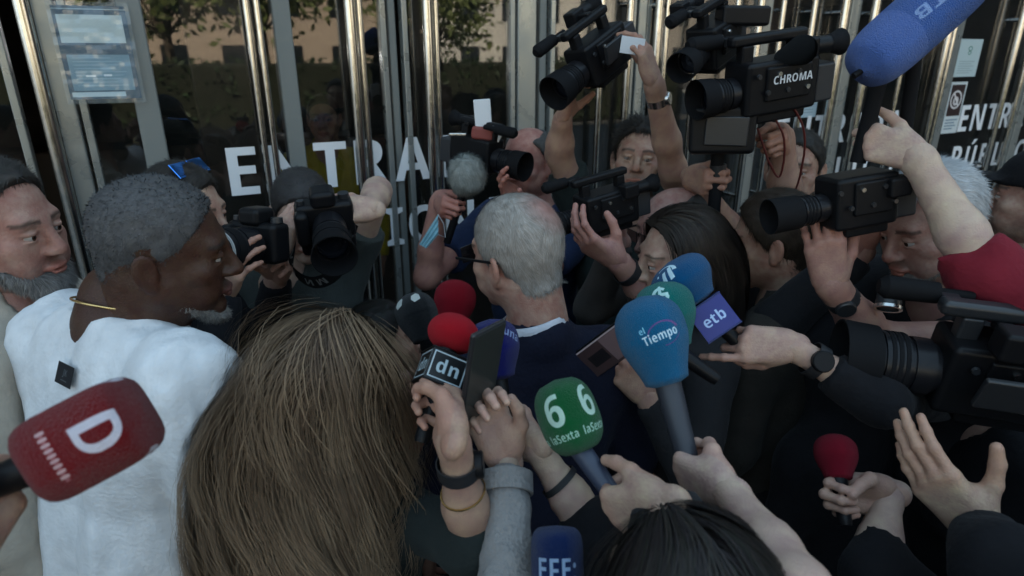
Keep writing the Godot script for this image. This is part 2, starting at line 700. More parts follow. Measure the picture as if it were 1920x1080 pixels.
# hand with the wrist at the origin, fingers along +y, the palm facing +z, thumb on +x (a right hand)
func hand_field(pose: String) -> Field:
	var f := Field.new()
	f.cell = 0.0031
	var tips := []
	nails[pose] = tips
	var curl := Vector3(14, 16, 8)
	var th := [Vector3(0.022, 0.022, 0.006), Vector3(0.046, 0.052, 0.018), Vector3(0.058, 0.081, 0.024), Vector3(0.064, 0.103, 0.026)]
	var spread := 4.0
	match pose:
		"grip":
			curl = Vector3(52, 82, 48); spread = 0.5
			th = [Vector3(0.020, 0.022, 0.010), Vector3(0.040, 0.046, 0.030), Vector3(0.036, 0.070, 0.050), Vector3(0.024, 0.086, 0.062)]
		"stick":
			curl = Vector3(58, 80, 40); spread = 0.5
			th = [Vector3(0.022, 0.022, 0.008), Vector3(0.047, 0.048, 0.022), Vector3(0.060, 0.074, 0.034), Vector3(0.066, 0.096, 0.040)]
		"hold":
			curl = Vector3(26, 34, 18); spread = 4.0
			th = [Vector3(0.021, 0.022, 0.010), Vector3(0.046, 0.046, 0.032), Vector3(0.055, 0.070, 0.050), Vector3(0.056, 0.090, 0.062)]
		"flat":
			curl = Vector3(20, 18, 10); spread = 0.3
			th = [Vector3(0.022, 0.020, 0.008), Vector3(0.053, 0.044, 0.022), Vector3(0.075, 0.068, 0.030), Vector3(0.089, 0.090, 0.034)]
		"open":
			curl = Vector3(8, 12, 6); spread = 5.0
			th = [Vector3(0.022, 0.020, 0.008), Vector3(0.053, 0.044, 0.022), Vector3(0.075, 0.068, 0.030), Vector3(0.089, 0.090, 0.034)]
		"phone":
			curl = Vector3(40, 52, 30); spread = 1.5
			th = [Vector3(0.022, 0.022, 0.010), Vector3(0.044, 0.050, 0.026), Vector3(0.048, 0.080, 0.036), Vector3(0.044, 0.104, 0.038)]
		"point":
			curl = Vector3(58, 78, 42); spread = 0.5
			th = [Vector3(0.020, 0.022, 0.010), Vector3(0.040, 0.046, 0.028), Vector3(0.042, 0.072, 0.044), Vector3(0.034, 0.092, 0.054)]
		"relaxed":
			curl = Vector3(24, 30, 18); spread = 1.5
	var kx := [0.029, 0.010, -0.010, -0.028]
	var ky := [0.088, 0.094, 0.089, 0.078]
	var ln := [[0.043, 0.026, 0.021], [0.048, 0.030, 0.022], [0.044, 0.028, 0.021], [0.034, 0.020, 0.018]]
	f.cap(Vector3(0, -0.014, -0.001), Vector3(0, 0.012, 0), 0.0265, 0.027, 0.02, Vector3(0, 0, 1), 1.35)
	for j in 4:
		f.cap(Vector3(kx[j] * 0.62, 0.010, 0.0), Vector3(kx[j], ky[j], 0.0), 0.0155, 0.0118, 0.016)
	f.ell(Vector3(0.020, 0.036, 0.013), Vector3(0.017, 0.028, 0.013), 0.016)
	f.ell(Vector3(-0.022, 0.040, 0.010), Vector3(0.012, 0.030, 0.011), 0.014)
	for j in 4:
		var cu := curl
		if pose == "point" and j == 0:
			cu = Vector3(14, 16, 10)
		elif pose != "open":
			cu *= 1.0 + 0.05 * (j - 1)
		var p := Vector3(kx[j], ky[j], 0)
		var side := deg_to_rad((1.5 - j) * spread)
		var ang := 0.0
		var r := [0.0092, 0.0096, 0.0090, 0.0078][j] as float
		for s in 3:
			ang += deg_to_rad(cu[s])
			var d := Vector3(sin(side) * cos(ang), cos(side) * cos(ang), sin(ang)).normalized()
			var q: Vector3 = p + d * ln[j][s]
			f.cap(p, q, r, r * 0.90, 0.006 if s == 0 else 0.0035)
			if s > 0:
				f.ell(p - Vector3(0, 0, 0.0006), Vector3.ONE * (r + 0.0007), 0.003)
			if s == 2:
				var nd := Vector3(sin(side) * sin(ang), cos(side) * sin(ang), -cos(ang)).normalized()
				tips.append([p.lerp(q, 0.75) + nd * r * 0.9, nd])
			p = q
			r *= 0.90
	f.cap(th[0], th[1], 0.0165, 0.0125, 0.016)
	f.cap(th[1], th[2], 0.0120, 0.0108, 0.006)
	f.cap(th[2], th[3], 0.0110, 0.0088, 0.004)
	return f

func ik(S: Vector3, W: Vector3, l1: float, l2: float, pole: Vector3, who := "") -> Vector3:
	var d := S.distance_to(W)
	if d > (l1 + l2) * 0.998:
		var k := d / (l1 + l2) * 1.002
		l1 *= k; l2 *= k
	var a := (l1 * l1 - l2 * l2 + d * d) / (2.0 * d)
	var h := sqrt(maxf(l1 * l1 - a * a, 0.0))
	var dir := (W - S) / d
	var pp := (pole - dir * pole.dot(dir)).normalized()
	return S + dir * a + pp * h

# a hand closed round a stick through gp; ax points the way the thumb side points
func hand_on(side: String, gp: Vector3, ax: Vector3, fingers: Vector3, pose := "grip") -> Dictionary:
	ax = ax.normalized()
	var y := (fingers - ax * fingers.dot(ax)).normalized()
	var z := ax.cross(y) if side == "r" else (-ax).cross(y)
	return {"pose": pose, "x": ax, "y": y, "z": z, "w": gp - y * 0.088 - z * 0.031}

# a hand whose palm (at gp) faces z
func hand_at(side: String, gp: Vector3, fingers: Vector3, palm: Vector3, pose := "hold") -> Dictionary:
	var y := fingers.normalized()
	var z := (palm - y * palm.dot(y)).normalized()
	return {"pose": pose, "x": y.cross(z) * (1.0 if side == "r" else -1.0), "y": y, "z": z, "w": gp - y * 0.075 - z * 0.012}

func rnd(seed_n: int) -> RandomNumberGenerator:
	var r := RandomNumberGenerator.new()
	r.seed = seed_n
	return r

# s: hc head centre, yaw, hy hp hr head turn, kind, skin, hair {}, top {}, legs colour, r / l hands
func person(s: Dictionary) -> Node3D:
	var hc: Vector3 = s.hc
	var k: float = clampf((hc.y + 0.115) / 1.76, 0.84, 1.06)
	if s.get("squat", false):
		k = 0.98
	var bb := turn(s.yaw)
	var hb := turn(s.get("hy", s.yaw), s.get("hp", 0.0), s.get("hr", 0.0))
	var bx := bb.x
	var bz := bb.z
	var female: bool = s.get("kind", "man") == "woman"
	var nb := hc - hb.y * 0.150 - hb.z * 0.030 - Vector3(0, 0.018, 0)
	nb += s.get("neck", Vector3.ZERO)
	var lean: float = s.get("lean", 0.04)
	var pel := Vector3(nb.x, nb.y - 0.57 * k, nb.z) - bz * lean
	var ups := (nb - pel).normalized()
	var sw: float = (0.158 if female else 0.182) * k * s.get("wide", 1.0)
	var shc := nb - ups * 0.062 * k
	var SL: Vector3 = shc + bx * sw + s.get("shl", Vector3.ZERO)
	var SR: Vector3 = shc - bx * sw + s.get("shr", Vector3.ZERO)
	var root := thing("person", s.label, "person", Vector3(pel.x, 0, pel.z))
	var l1 := 0.295 * k
	var l2 := 0.255 * k
	var arms := []
	for side in ["l", "r"]:
		var S := SL if side == "l" else SR
		var sg := 1.0 if side == "l" else -1.0
		var h: Dictionary = s.get(side, {})
		if h.is_empty():
			var W := S + bx * sg * 0.07 - Vector3(0, (l1 + l2) * 0.96, 0) + bz * 0.09
			h = {"pose": "relaxed", "y": Vector3(bz.x * 0.15, -1, bz.z * 0.15).normalized(), "w": W}
			h.z = (-bx * sg - h.y * (-bx * sg).dot(h.y)).normalized()
			h.x = h.y.cross(h.z) * (1.0 if side == "r" else -1.0)
		var pole: Vector3 = s.get("p" + side, Vector3(0, -1, 0) + bx * sg * 0.5 - bz * 0.3)
		var E: Vector3 = s["e" + side] if s.has("e" + side) else ik(S, h.w, l1, l2, pole, s.label)
		arms.append({"side": side, "S": S, "E": E, "W": h.w, "h": h, "L": S.distance_to(E) + E.distance_to(h.w)})
	var P := {"hc": hc, "k": k, "bb": bb, "hb": hb, "nb": nb, "pel": pel, "ups": ups, "shc": shc, "SL": SL, "SR": SR, "sw": sw, "arms": arms, "root": root, "female": female}
	# the body: head, neck, arms, hands
	tasks.append(func() -> Array: return [root, "body", skin_material(), skin_job(s, P)])
	var top: Dictionary = s.top
	tasks.append(func() -> Array: return [root, top.get("name", "jacket"), top.m, top_job(s, P, top)])
	tasks.append(func() -> Array: return [root, "trousers", s.legs, legs_job(s, P)])
	for sg in [-1.0, 1.0]:
		var e := SphereMesh.new()
		e.radius = 0.0122
		e.height = 0.0244
		e.radial_segments = 16
		e.rings = 8
		var g := Geo.new()
		var c: Vector3 = hc + hb * Vector3(sg * 0.031, 0.0005, 0.0765)
		for ring in [[[0.0122, 0.0001], [0.0118, 0.0029]], [[0.0118, 0.0029], [0.0109, 0.0055]], [[0.0109, 0.0055], [0.0, 0.0122], [-0.0109, 0.0055]]]:
			g.col = [Color(0.005, 0.005, 0.005), Color(0.06, 0.035, 0.02), Color(0.34, 0.31, 0.29)][0 if ring[0][0] == 0.0122 else (1 if ring[0][0] == 0.0118 else 2)]
			g.lathe(Transform3D(Basis(hb.x, hb.z, -hb.y), c), ring, 14, true)
		geo("eye", g, mat("eye", Color(1, 1, 1), 0.15, 0.0, {"vc": true}), root)
	for sg in [-1.0, 1.0]:
		var foot: Vector3 = pel + bx * sg * 0.11 * k
		foot.y = 0
		var g2 := Geo.new()
		g2.box(Transform3D(bb, foot + Vector3(0, 0.045, 0) + bz * 0.05), Vector3(0.095, 0.09, 0.27), 0.04)
		geo("shoe", g2, mat("shoe", Color(0.02, 0.02, 0.022), 0.5), root)
	if s.has("hair"):
		var hd: Dictionary = s.hair
		if hd.get("long", false):
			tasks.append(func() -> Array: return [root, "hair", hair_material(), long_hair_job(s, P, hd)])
		else:
			tasks.append(func() -> Array: return [root, "hair", hair_material(), hair_job(s, P, hd)])
	if s.has("beard"):
		var bd: Dictionary = s.beard
		tasks.append(func() -> Array: return [root, "beard", hair_material(), beard_job(s, P, bd)])
	root.set_meta("p", P)
	return root

func skin_material() -> StandardMaterial3D:
	return mat("skin", Color(1, 1, 1), 0.52, 0.0, {"vc": true, "normal": noise_map("pores", 0.12, true, Color.BLACK, Color.WHITE, 4, 256, 3.0), "ns": 0.5, "tri": 7.0, "spec": 0.4})

func hair_material() -> StandardMaterial3D:
	return mat("hair", Color(1, 1, 1), 0.55, 0.0, {"vc": true, "spec": 0.35, "double": true})

func skin_job(s: Dictionary, P: Dictionary) -> Geo:
	var g := Geo.new()
	var base: Color = s.skin
	var no := FastNoiseLite.new()
	no.seed = int(absf(P.hc.x) * 1000.0) + 3
	no.frequency = 22.0
	no.fractal_octaves = 3
	var lip: Color = s.get("lips", base * Color(1.0, 0.72, 0.70))
	var brow: Color = s.get("brow", Color(0.03, 0.022, 0.018))
	var stub: float = s.get("stubble", 0.0)
	var stc: Color = s.get("stubc", Color(0.06, 0.055, 0.05))
	var female: bool = P.female
	var face := func(p: Vector3) -> Color:
		var t := 1.0 + 0.26 * no.get_noise_3dv(p) + 0.12 * no.get_noise_3dv(p * 4.0)
		var c := Color(base.r * t, base.g * t * t, base.b * t * t)
		var red := clampf(1.0 - Vector2(absf(p.x) - 0.042, p.y + 0.025).length() / 0.03, 0, 1) * 0.25 * float(p.z > 0.03)
		red += clampf(1.0 - (p - Vector3(0, -0.03, 0.108)).length() / 0.018, 0, 1) * 0.3
		if absf(p.x) > 0.082: red += 0.3
		c = c.lerp(Color(base.r * 1.02, base.g * 0.72, base.b * 0.68), clampf(red, 0, 1))
		var el := Vector2(p.x / 0.026, (p.y + 0.0705) / 0.0105).length()
		if p.z > 0.082 and el < 1.25:
			c = c.lerp(lip, clampf((1.25 - el) * 4.0, 0, 1))
		elif stub > 0.0 and p.y < -0.035 and p.z > -0.02 and p.y > -0.125:
			var w := clampf((-0.035 - p.y) / 0.025, 0, 1) * clampf((p.z + 0.02) / 0.03, 0, 1)
			c = c.lerp(stc, stub * w * (0.75 + 0.5 * no.get_noise_3dv(p * 5.0)))
		if p.z > 0.05 and absf(p.x) > 0.013 and absf(p.x) < 0.054:
			var yb := 0.029 - absf(absf(p.x) - 0.033) * 0.16
			var e := absf(p.y - yb) / (0.0055 if not female else 0.004)
			if e < 1.0:
				c = c.lerp(brow, (1.0 - e * e) * 0.85)
		return c
	g.add_field(heads[s.get("kind", "man")], Transform3D(P.hb.scaled_local(s.get("hs", Vector3.ONE)), P.hc), false, face)
	var f := Field.new()
	f.cell = s.get("bcell", 0.0125)
	f.cap(P.nb + P.ups * 0.05, P.nb - P.ups * 0.05, 0.058 if not female else 0.05, 0.066, 0.04)
	f.cap(P.SL.lerp(P.SR, 0.14), P.SR.lerp(P.SL, 0.14), 0.050, 0.050, 0.05)
	f.cap(P.nb - P.ups * 0.02, P.shc - P.ups * 0.15, 0.072, 0.085, 0.05, P.bb.z, 1.15)
	for a in P.arms:
		var m: float = P.k * s.get("thick", 1.0) * (0.85 if female else 1.0)
		f.cap(a.S, a.E, 0.050 * m, 0.040 * m, 0.03)
		var d: Vector3 = (a.W - a.E)
		f.cap(a.E, a.E + d * 0.35, 0.038 * m, 0.041 * m, 0.03)
		f.cap(a.E + d * 0.35, a.W - d * 0.04, 0.041 * m, 0.028 * m, 0.02)
		f.cap(a.W - d * 0.04, a.W + (a.h.y as Vector3) * 0.006, 0.028 * m, 0.0262 * m, 0.02, a.h.z, 1.2)
	var arm := func(p: Vector3) -> Color:
		var t := 1.0 + 0.22 * no.get_noise_3dv(p * 0.8) + 0.14 * no.get_noise_3dv(p * 4.0)
		return Color(base.r * t, base.g * t * (0.5 + 0.5 * t), base.b * t)
	g.add_field(f.run(), Transform3D(), false, arm)
	for a in P.arms:
		var h: Dictionary = a.h
		var sc: float = s.get("hand", 0.88 if female else 0.96)
		var t3 := Transform3D(Basis(h.x, h.y, h.z).scaled_local(Vector3.ONE * sc), a.W)
		var hand_c := func(p: Vector3) -> Color:
			var t := 1.0 + 0.20 * no.get_noise_3dv(p) + 0.14 * no.get_noise_3dv(p * 5.0)
			var c := Color(base.r * t, base.g * t * (0.5 + 0.5 * t), base.b * t)
			if p.y > 0.07 and p.z < 0.004:
				c = c.lerp(Color(base.r * 1.02, base.g * 0.78, base.b * 0.74), 0.45 * clampf(1.0 - absf(p.y - 0.092) / 0.016, 0, 1))
			for nl in nails[h.pose]:
				var e: Vector3 = p - nl[0]
				if e.dot(nl[1]) > -0.002 and e.length() < 0.0068:
					c = Color(base.r * 1.18, base.g * 1.02, base.b * 1.02)
			if p.z > 0.012 or p.y > 0.1:
				c = c.lerp(Color(base.r * 1.05, base.g * 0.84, base.b * 0.80), 0.5)
			return c
		g.add_field(hands[h.pose], t3, a.side == "l", hand_c)
	return g

func top_job(s: Dictionary, P: Dictionary, top: Dictionary) -> Geo:
	var f := Field.new()
	f.cell = top.get("cell", 0.0125)
	f.amp = top.get("amp", 0.012)
	f.freq = top.get("freq", 7.0)
	f.stretch = top.get("stretch", Vector3(1, 0.55, 1))
	f.seed_n = int(absf(P.hc.x * 977.0 + P.hc.z * 331.0)) + 1
	var k: float = P.k
	var u: Vector3 = P.ups
	var bx: Vector3 = P.bb.x
	var bz: Vector3 = P.bb.z
	var q: float = top.get("puff", 0.0)
	var w: float = (0.86 if P.female else 1.0) * s.get("girth", 1.0)
	f.cap(P.SL.lerp(P.SR, 0.08), P.SR.lerp(P.SL, 0.08), 0.064 + q, 0.064 + q, 0.06)
	for S in [P.SL, P.SR]:
		f.cap(P.nb - u * 0.015 + (S - P.shc) * 0.22, P.shc.lerp(S, 0.75), 0.046 + q, 0.055 + q, 0.05)
	var c1: Vector3 = P.shc - u * 0.13 * k + bz * 0.008
	var c2: Vector3 = P.shc - u * 0.33 * k + bz * 0.012
	var c3: Vector3 = P.shc - u * 0.53 * k
	f.cap(c1 - bx * 0.068 * w, c1 + bx * 0.068 * w, 0.122 * w + q, 0.122 * w + q, 0.10, bz, 1.12)
	f.cap(c2 - bx * 0.055 * w, c2 + bx * 0.055 * w, 0.120 * w + q, 0.120 * w + q, 0.10, bz, 1.08)
	f.cap(c3 - bx * 0.06 * w, c3 + bx * 0.06 * w, 0.124 * w + q, 0.124 * w + q, 0.10, bz, 1.10)
	if P.female:
		for sg in [-1.0, 1.0]:
			f.ell(c1 - u * 0.05 + bz * 0.085 + bx * sg * 0.075, Vector3.ONE * 0.062, 0.06)
	var sl: String = top.get("sleeve", "long")
	for a in P.arms:
		var m: float = k * s.get("thick", 1.0) * (0.9 if P.female else 1.0)
		if sl == "short":
			var e: Vector3 = a.S.lerp(a.E, top.get("slen", 0.72))
			f.cap(a.S, e, 0.064 * m + q, top.get("cuff", 0.066) * m + q, 0.035, Vector3.ZERO, 1.0, 0, true)
		else:
			var lim: float = s.get("cut" + a.side, top.get("cut", 0.93))
			if lim >= 0.0:
				f.cap(a.S, a.E, 0.063 * m + q, 0.055 * m + q, 0.04)
				f.cap(a.E, a.E.lerp(a.W, lim), 0.056 * m + q, top.get("cuff", 0.043) * m + q * 0.7, 0.03, Vector3.ZERO, 1.0, 0, true)
			else:
				f.cap(a.S, a.S.lerp(a.E, 1.0 + lim), 0.063 * m + q, 0.058 * m + q, 0.04, Vector3.ZERO, 1.0, 0, true)
	f.cut(P.pel - u * 0.10, -u)
	var col: String = top.get("collar", "crew")
	if col == "crew":
		f.cap(P.nb + u * 0.12 - bz * 0.035, P.nb - u * top.get("nd", 0.018) + bz * 0.02, 0.068, top.get("neck", 0.066), 0.012, Vector3.ZERO, 1.0, 1)
	elif col == "coat":
		f.cap(P.nb + u * 0.030 - bz * 0.008, P.nb - u * 0.02, 0.075, 0.085, 0.03)
		f.cap(P.nb + u * 0.14 - bz * 0.03, P.nb - u * 0.01 + bz * 0.035, 0.066, 0.062, 0.01, Vector3.ZERO, 1.0, 1)
		f.cap(P.nb + u * 0.06 + bz * 0.09, P.nb - u * 0.16 + bz * 0.13, 0.055, 0.015, 0.02, Vector3.ZERO, 1.0, 1)
	elif col == "hood":
		f.cap(P.nb + u * 0.02 - bz * 0.02, P.nb - u * 0.02, 0.085, 0.09, 0.03)
		f.ell(P.nb - u * 0.03 - bz * 0.11, Vector3(0.12, 0.085, 0.07), 0.04, P.bb)
		f.cap(P.nb + u * 0.14, P.nb - u * 0.0, 0.07, 0.064, 0.012, Vector3.ZERO, 1.0, 1)
	elif col == "suit":
		f.cap(P.nb + u * 0.008 - bz * 0.012, P.nb - u * 0.03, 0.077, 0.090, 0.03)
		f.cap(P.nb + u * 0.14 - bz * 0.03, P.nb - u * 0.02 + bz * 0.035, 0.068, 0.064, 0.008, Vector3.ZERO, 1.0, 1)
		f.cap(P.nb + u * 0.06 + bz * 0.09, P.nb - u * 0.20 + bz * 0.13, 0.055, 0.015, 0.02, Vector3.ZERO, 1.0, 1)
	elif col == "hoodup":
		var H := Transform3D(P.hb, P.hc)
		f.ell(H * Vector3(0, 0.03, -0.022), Vector3(0.108, 0.112, 0.122), 0.03, P.hb)
		f.cap(H * Vector3(0, -0.05, -0.035), P.nb - u * 0.02, 0.095, 0.10, 0.05)
		f.ell(H * Vector3(0, -0.01, 0.12), Vector3(0.072, 0.105, 0.10), 0.015, P.hb, 1)
	var g := Geo.new()
	g.add_field(f.run())
	return g

func legs_job(s: Dictionary, P: Dictionary) -> Geo:
	var f := Field.new()
	f.cell = 0.022
	f.amp = 0.012
	f.freq = 6.0
	var k: float = P.k
	var bx: Vector3 = P.bb.x
	var bz: Vector3 = P.bb.z
	var pel: Vector3 = P.pel
	f.cap(pel - bx * 0.06 + P.ups * 0.02, pel + bx * 0.06 + P.ups * 0.02, 0.118, 0.118, 0.06, bz, 1.12)
	for sg in [-1.0, 1.0]:
		var h: Vector3 = pel + bx * sg * 0.09 * k - Vector3(0, 0.04, 0)
		var ft: Vector3 = pel + bx * sg * 0.11 * k
		ft.y = 0.075
		var kn := h.lerp(ft, 0.5) + bz * 0.02
		if s.get("squat", false):
			kn = h + bz * 0.36 + bx * sg * 0.05
			kn.y = 0.46
		f.cap(h, kn, 0.088, 0.064, 0.05)
		f.cap(kn, ft, 0.064, 0.052, 0.03, Vector3.ZERO, 1.0, 0, true)
	var g := Geo.new()
	g.add_field(f.run())
	return g

# grows short fibres from a little cap field
func fibres(g: Geo, fld: Array, T: Transform3D, hd: Dictionary, flow: Callable, rg: RandomNumberGenerator) -> void:
	var fv: PackedVector3Array = fld[0]
	var fn: PackedVector3Array = fld[1]
	if fv.is_empty():
		return
	var fi: PackedInt32Array = fld[2]
	var no := FastNoiseLite.new()
	no.seed = rg.randi() % 999
	no.frequency = 45.0
	var c1: Color = hd.c
	var c2: Color = hd.get("c2", c1 * 1.8)
	var bare = hd.get("bare")
	g.add_field(fld, T, false, func(p: Vector3) -> Color:
		var c := c1.lerp(c2, clampf(0.40 + 0.25 * no.get_noise_3dv(p), 0, 1))
		return bare.call(p, c) if bare != null else c)
	var count: int = hd.get("n", 7000)
	var ln: float = hd.get("len", 0.014)
	var wd: float = hd.get("w", 0.0016)
	var stand: float = hd.get("stand", 0.35)
	var tn := fi.size() / 3
	for j in count:
		var t := (rg.randi() % tn) * 3
		var a := rg.randf()
		var b := rg.randf() * (1.0 - a)
		var p := fv[fi[t]] * (1.0 - a - b) + fv[fi[t + 1]] * a + fv[fi[t + 2]] * b
		var nn := fn[fi[t]]
		var fl: Vector3 = flow.call(p, nn)
		fl = (fl - nn * fl.dot(nn)).normalized()
		var d: Vector3 = (fl + nn * stand + Vector3(rg.randf() - 0.5, rg.randf() - 0.5, rg.randf() - 0.5) * hd.get("mess", 0.7) + nn.cross(fl) * no.get_noise_3dv(p * 0.4) * 1.2).normalized()
		var sd: Vector3 = d.cross(nn).normalized() * wd * 0.5
		var L := ln * rg.randf_range(0.6, 1.2)
		var cc := c1.lerp(c2, clampf(0.47 + 0.32 * no.get_noise_3dv(p) + rg.randf_range(-0.4, 0.4), 0, 1))
		if bare != null:
			cc = bare.call(p, cc)
		g.col = cc
		var n2: Vector3 = (T.basis * (nn + sd * 40.0 * (rg.randf() - 0.5))).normalized()
		var i0 := g.vert(T * (p - sd), n2)
		var i1 := g.vert(T * (p + sd), n2)
		var i2 := g.vert(T * (p + d * L - nn * L * 0.12 + sd * 0.3), n2)
		g.tri(i0, i1, i2)

func hair_job(s: Dictionary, P: Dictionary, hd: Dictionary) -> Geo:
	var f := Field.new()
	f.cell = 0.006
	f.amp = hd.get("lump", 0.003)
	f.freq = 30.0
	f.seed_n = int(absf(P.hc.x * 500.0)) + 7
	var th: float = hd.get("thick", 0.007)
	var up: float = hd.get("up", 0.0)
	f.ell(Vector3(0, 0.035 + up * 0.5, -0.014), Vector3(0.076 + th, 0.083 + th + up * 0.5, 0.095 + th))
	f.cap(Vector3(0, 0.0, -0.040), Vector3(0, -0.075, -0.046), 0.060 + th * 0.5, 0.054, 0.02)
	var back: float = hd.get("back", 0.0)
	# the hair line: one plane from the forehead down in front of the ears to the nape
	f.cut(Vector3(0, 0.0, 0.0105 - back), Vector3(0, -0.56, 0.83))
	f.cut(Vector3(0, hd.get("nape", -0.078), 0), Vector3(0, -1, -0.15))
	for sg in [-1.0, 1.0]:
		f.ell(Vector3(sg * 0.088, -0.012, -0.016), Vector3(0.024, 0.030, 0.022), 0.006, Basis(), 1)
	if hd.get("bald", 0.0) > 0.0:
		f.ell(Vector3(0, 0.14, 0.03), Vector3(0.062, 0.09, 0.11) * hd.bald, 0.006, Basis(), 1)
	var g := Geo.new()
	var T := Transform3D(P.hb.scaled_local(s.get("hs", Vector3.ONE)), P.hc)
	var flow := func(p: Vector3, nn: Vector3) -> Vector3:
		var w := Vector3(p.x * 4.0, -0.6, -0.5) if p.y > 0.06 else Vector3(0, -1, -0.25)
		return w
	fibres(g, f.run(), T, hd, flow, rnd(int(absf(P.hc.x * 7000.0)) + 11))
	return g

func beard_job(s: Dictionary, P: Dictionary, bd: Dictionary) -> Geo:
	var f := Field.new()
	f.cell = 0.005
	f.amp = 0.003
	f.freq = 40.0
	var th: float = bd.get("thick", 0.006)
	f.ell(Vector3(0, -0.025, 0.03), Vector3(0.062, 0.082, 0.058) + Vector3.ONE * th * 0.6, 0.03)
	for sg in [-1.0, 1.0]:
		f.cap(Vector3(sg * 0.050, -0.040, 0.004), Vector3(sg * 0.017, -0.104, 0.068), 0.0215 + th, 0.017 + th, 0.03)
	f.ell(Vector3(0, -0.108, 0.076), Vector3(0.022, 0.020, 0.017) + Vector3.ONE * th, 0.018)
	f.cap(Vector3(-0.022, -0.056, 0.092), Vector3(0.022, -0.056, 0.092), 0.004 + th * 0.5, 0.004 + th * 0.5, 0.01)
	f.cut(Vector3(0, -0.052, 0.0), Vector3(0, 0.9, 0.25 if bd.get("full", true) else 0.6))
	f.cut(Vector3(0, -0.06, bd.get("from", 0.0)), Vector3(0, 0.25, -1))
	f.ell(Vector3(0, -0.0700, 0.102), Vector3(0.023, 0.0085, 0.016), 0.004, Basis(), 1)
	var g := Geo.new()
	var T := Transform3D(P.hb.scaled_local(s.get("hs", Vector3.ONE)), P.hc)
	fibres(g, f.run(), T, bd, func(p: Vector3, nn: Vector3) -> Vector3: return Vector3(0, -1, 0.25), rnd(int(absf(P.hc.x * 3000.0)) + 5))
	return g

